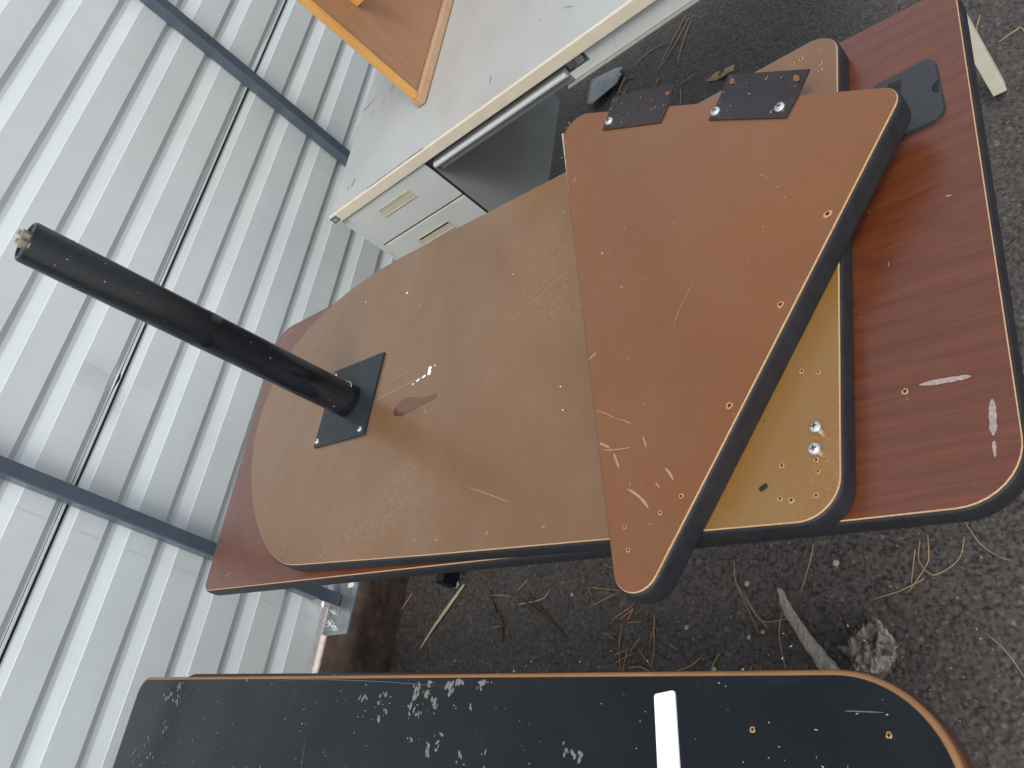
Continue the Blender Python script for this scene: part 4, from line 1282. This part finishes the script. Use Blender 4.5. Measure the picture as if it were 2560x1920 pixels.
# gnarled knot of wood
def knot():
    from mathutils import noise
    bm = bmesh.new()
    bmesh.ops.create_icosphere(bm, subdivisions=6, radius=1.0)
    for v in bm.verts:
        p = v.co.copy()
        rid = 1 - abs(noise.noise(Vector((p.x * 2.0 + 2, p.y * 4.0, p.z * 3.0)))) * 2.4
        d = 1 + 0.30 * noise.noise(p * 1.7 + Vector((3, 1, 2))) + 0.20 * rid - 0.14 + 0.10 * noise.noise(p * 5)
        for c_, s_, a_ in (((0.42, -0.30, 0.80), 0.27, 0.95), ((-0.25, 0.35, 0.85), 0.16, 0.35), ((0.1, -0.7, 0.6), 0.13, 0.35), ((-0.5, -0.2, 0.8), 0.12, 0.3)):
            d -= a_ * math.exp(-((p - Vector(c_).normalized()).length / s_) ** 2)
        v.co = Vector((p.x * 0.044 * d, p.y * 0.037 * d, p.z * 0.040 * d))
    vs = [v.co.copy() + Vector((0.434, -1.386, 0.030)) for v in bm.verts]
    fs = [tuple(v.index for v in f.verts) for f in bm.faces]
    bm.free()
    mb = MB((0.437, -1.380, 0.0)); mb.add(vs, fs)
    # root arm reaching towards the branch
    mb.tube([(0.425, -1.375, 0.020), (0.428, -1.352, 0.018), (0.440, -1.330, 0.015), (0.446, -1.312, 0.012)], [0.018, 0.013, 0.008, 0.004], 9)
    o = mb.build('wood_knot', M['root'], None, True, G)
    tag(o, 'gnarled grey lump of root wood with a dark hollow', 'root wood')
knot()
# leaf
mb = MB((2.196, -1.05, 0.0))
lf = [(2.203, -0.998), (2.214, -1.030), (2.217, -1.052), (2.209, -1.080), (2.201, -1.096), (2.188, -1.088), (2.186, -1.066), (2.176, -1.052), (2.188, -1.030), (2.193, -1.010)]
n = len(lf)
ctr = (2.197, -1.05, 0.014)
vs = [(x, y, 0.004 + 0.004 * math.sin(i * 2.1)) for i, (x, y) in enumerate(lf)] + [ctr] + [(x, y, 0.0025 + 0.004 * math.sin(i * 2.1)) for i, (x, y) in enumerate(lf)] + [(ctr[0], ctr[1], 0.0125)]
fs = [(i, (i + 1) % n, n) for i in range(n)] + [(n + 1 + (i + 1) % n, n + 1 + i, 2 * n + 1) for i in range(n)] + [(i, n + 1 + i, n + 1 + (i + 1) % n, (i + 1) % n) for i in range(n)]
mb.add(vs, fs)
lo = mb.build('dry_leaf', M['leaf'], None, False, G)
tag(lo, 'curled pale dry leaf on the asphalt above the right bracket plate', 'leaf')
mb = MB((2.196, -1.05, 0.0)); mb.add(wobble_disc(2.190, -1.058, 0.0165, 0.010, 9, 0.25), [tuple(range(9))]); mb.build('leaf_spot', M['leaf_spot'], lo)
# torn plastic scrap standing up against the desk's shadow
from mathutils import noise as _ns
mb = MB((2.44, -0.58, 0.0))
cr = [(2.56, -0.505), (2.545, -0.62), (2.505, -0.665), (2.48, -0.650), (2.462, -0.668), (2.44, -0.640), (2.392, -0.540), (2.42, -0.510)]
P_ = rounded([(x, y, 0.006) for x, y in cr], 4)
cx, cy = 2.48, -0.585
rings = 5; vs = []; fs = []; m_ = len(P_)
for k in range(rings + 1):
    t = k / rings
    for q in P_:
        x, y = cx + (q.x - cx) * t, cy + (q.y - cy) * t
        vs.append((x, y, 0.022 + 0.030 * _ns.noise(Vector((x * 14, y * 14, 0)))))
for k in range(rings):
    for i in range(m_):
        i2 = (i + 1) % m_
        fs.append((k * m_ + i, k * m_ + i2, (k + 1) * m_ + i2, (k + 1) * m_ + i))
N_ = len(vs)
vs += [(x, y, w - 0.0015) for x, y, w in vs]
fs += [tuple(N_ + i for i in f)[::-1] for f in list(fs)]
fs += [(rings * m_ + i, rings * m_ + (i + 1) % m_, N_ + rings * m_ + (i + 1) % m_, N_ + rings * m_ + i) for i in range(m_)]
mb.add(vs, fs)
tag(mb.build('plastic_scrap', M['plastic'], None, True, G), 'crumpled grey torn plastic scrap on the asphalt under the desk front', 'plastic scrap')
# pale stones and chips
for (x, y, r, mat, lab) in ((0.607, -1.315, 0.0070, M['stone'], 'small pale yellowish stone alone on the asphalt below the mahogany table edge'),
                            (0.589, -1.127, 0.0060, M['leaf'], 'small brown bark flake beside the curved pine needles'),
                            (0.481, -1.130, 0.0050, M['stone'], 'white pebble below the curved pine needles'),
                            (0.489, -1.160, 0.0045, M['stone'], 'white pebble touching the end of the curved pine needle'),
                            (0.422, -1.247, 0.0055, M['leaf_spot'], 'reddish-brown chip between the needle and the branch'),
                            (0.618, -0.657, 0.0045, M['stone'], 'tiny pale stone left of the needle cluster'),
                            (0.512, -0.985, 0.0050, M['stone'], 'small white chip on the asphalt right of the needle cluster'),
                            (0.424, -1.052, 0.0050, M['leaf'], 'pale husk beside the short green stem')):
    bm = bmesh.new(); bmesh.ops.create_icosphere(bm, subdivisions=2, radius=r)
    for v in bm.verts:
        v.co *= 1 + 0.35 * _ns.noise(v.co * 220 + Vector((x * 9, y * 9, 0)))
        v.co.z *= 0.6
    vs = [(v.co.x, v.co.y, v.co.z + r * 0.4) for v in bm.verts]
    fs = [tuple(v.index for v in f.verts) for f in bm.faces]; bm.free()
    o = raw_obj('pebble' if mat is M['stone'] else 'bark_chip', vs, fs, mat, None, True, G, (x, y, 0.0))
    tag(o, lab, 'pebble' if mat is M['stone'] else 'bark chip')
# loose grit, nobody could count it
mb = MB()
for _ in range(420):
    x = rnd.uniform(0.30, 0.95) if rnd.random() < 0.7 else rnd.uniform(1.6, 2.9); y = rnd.uniform(-2.0, -0.02)
    s_ = rnd.uniform(0.0006, 0.0014)
    o8 = [Vector((rnd.uniform(0.6, 1) * sx, rnd.uniform(0.6, 1) * sy, rnd.uniform(0.6, 1) * sz)) * s_ + Vector((x, y, 0.002)) for sx in (-1, 1) for sy in (-1, 1) for sz in (-1, 1)]
    mb.add(o8, [(0, 1, 3, 2), (4, 6, 7, 5), (0, 4, 5, 1), (2, 3, 7, 6), (0, 2, 6, 4), (1, 5, 7, 3)], 0 if rnd.random() < 0.6 else 1)
tag(mb.build('loose_grit', [M['stone'], M['leaf']], None, False, G), kind='stuff')
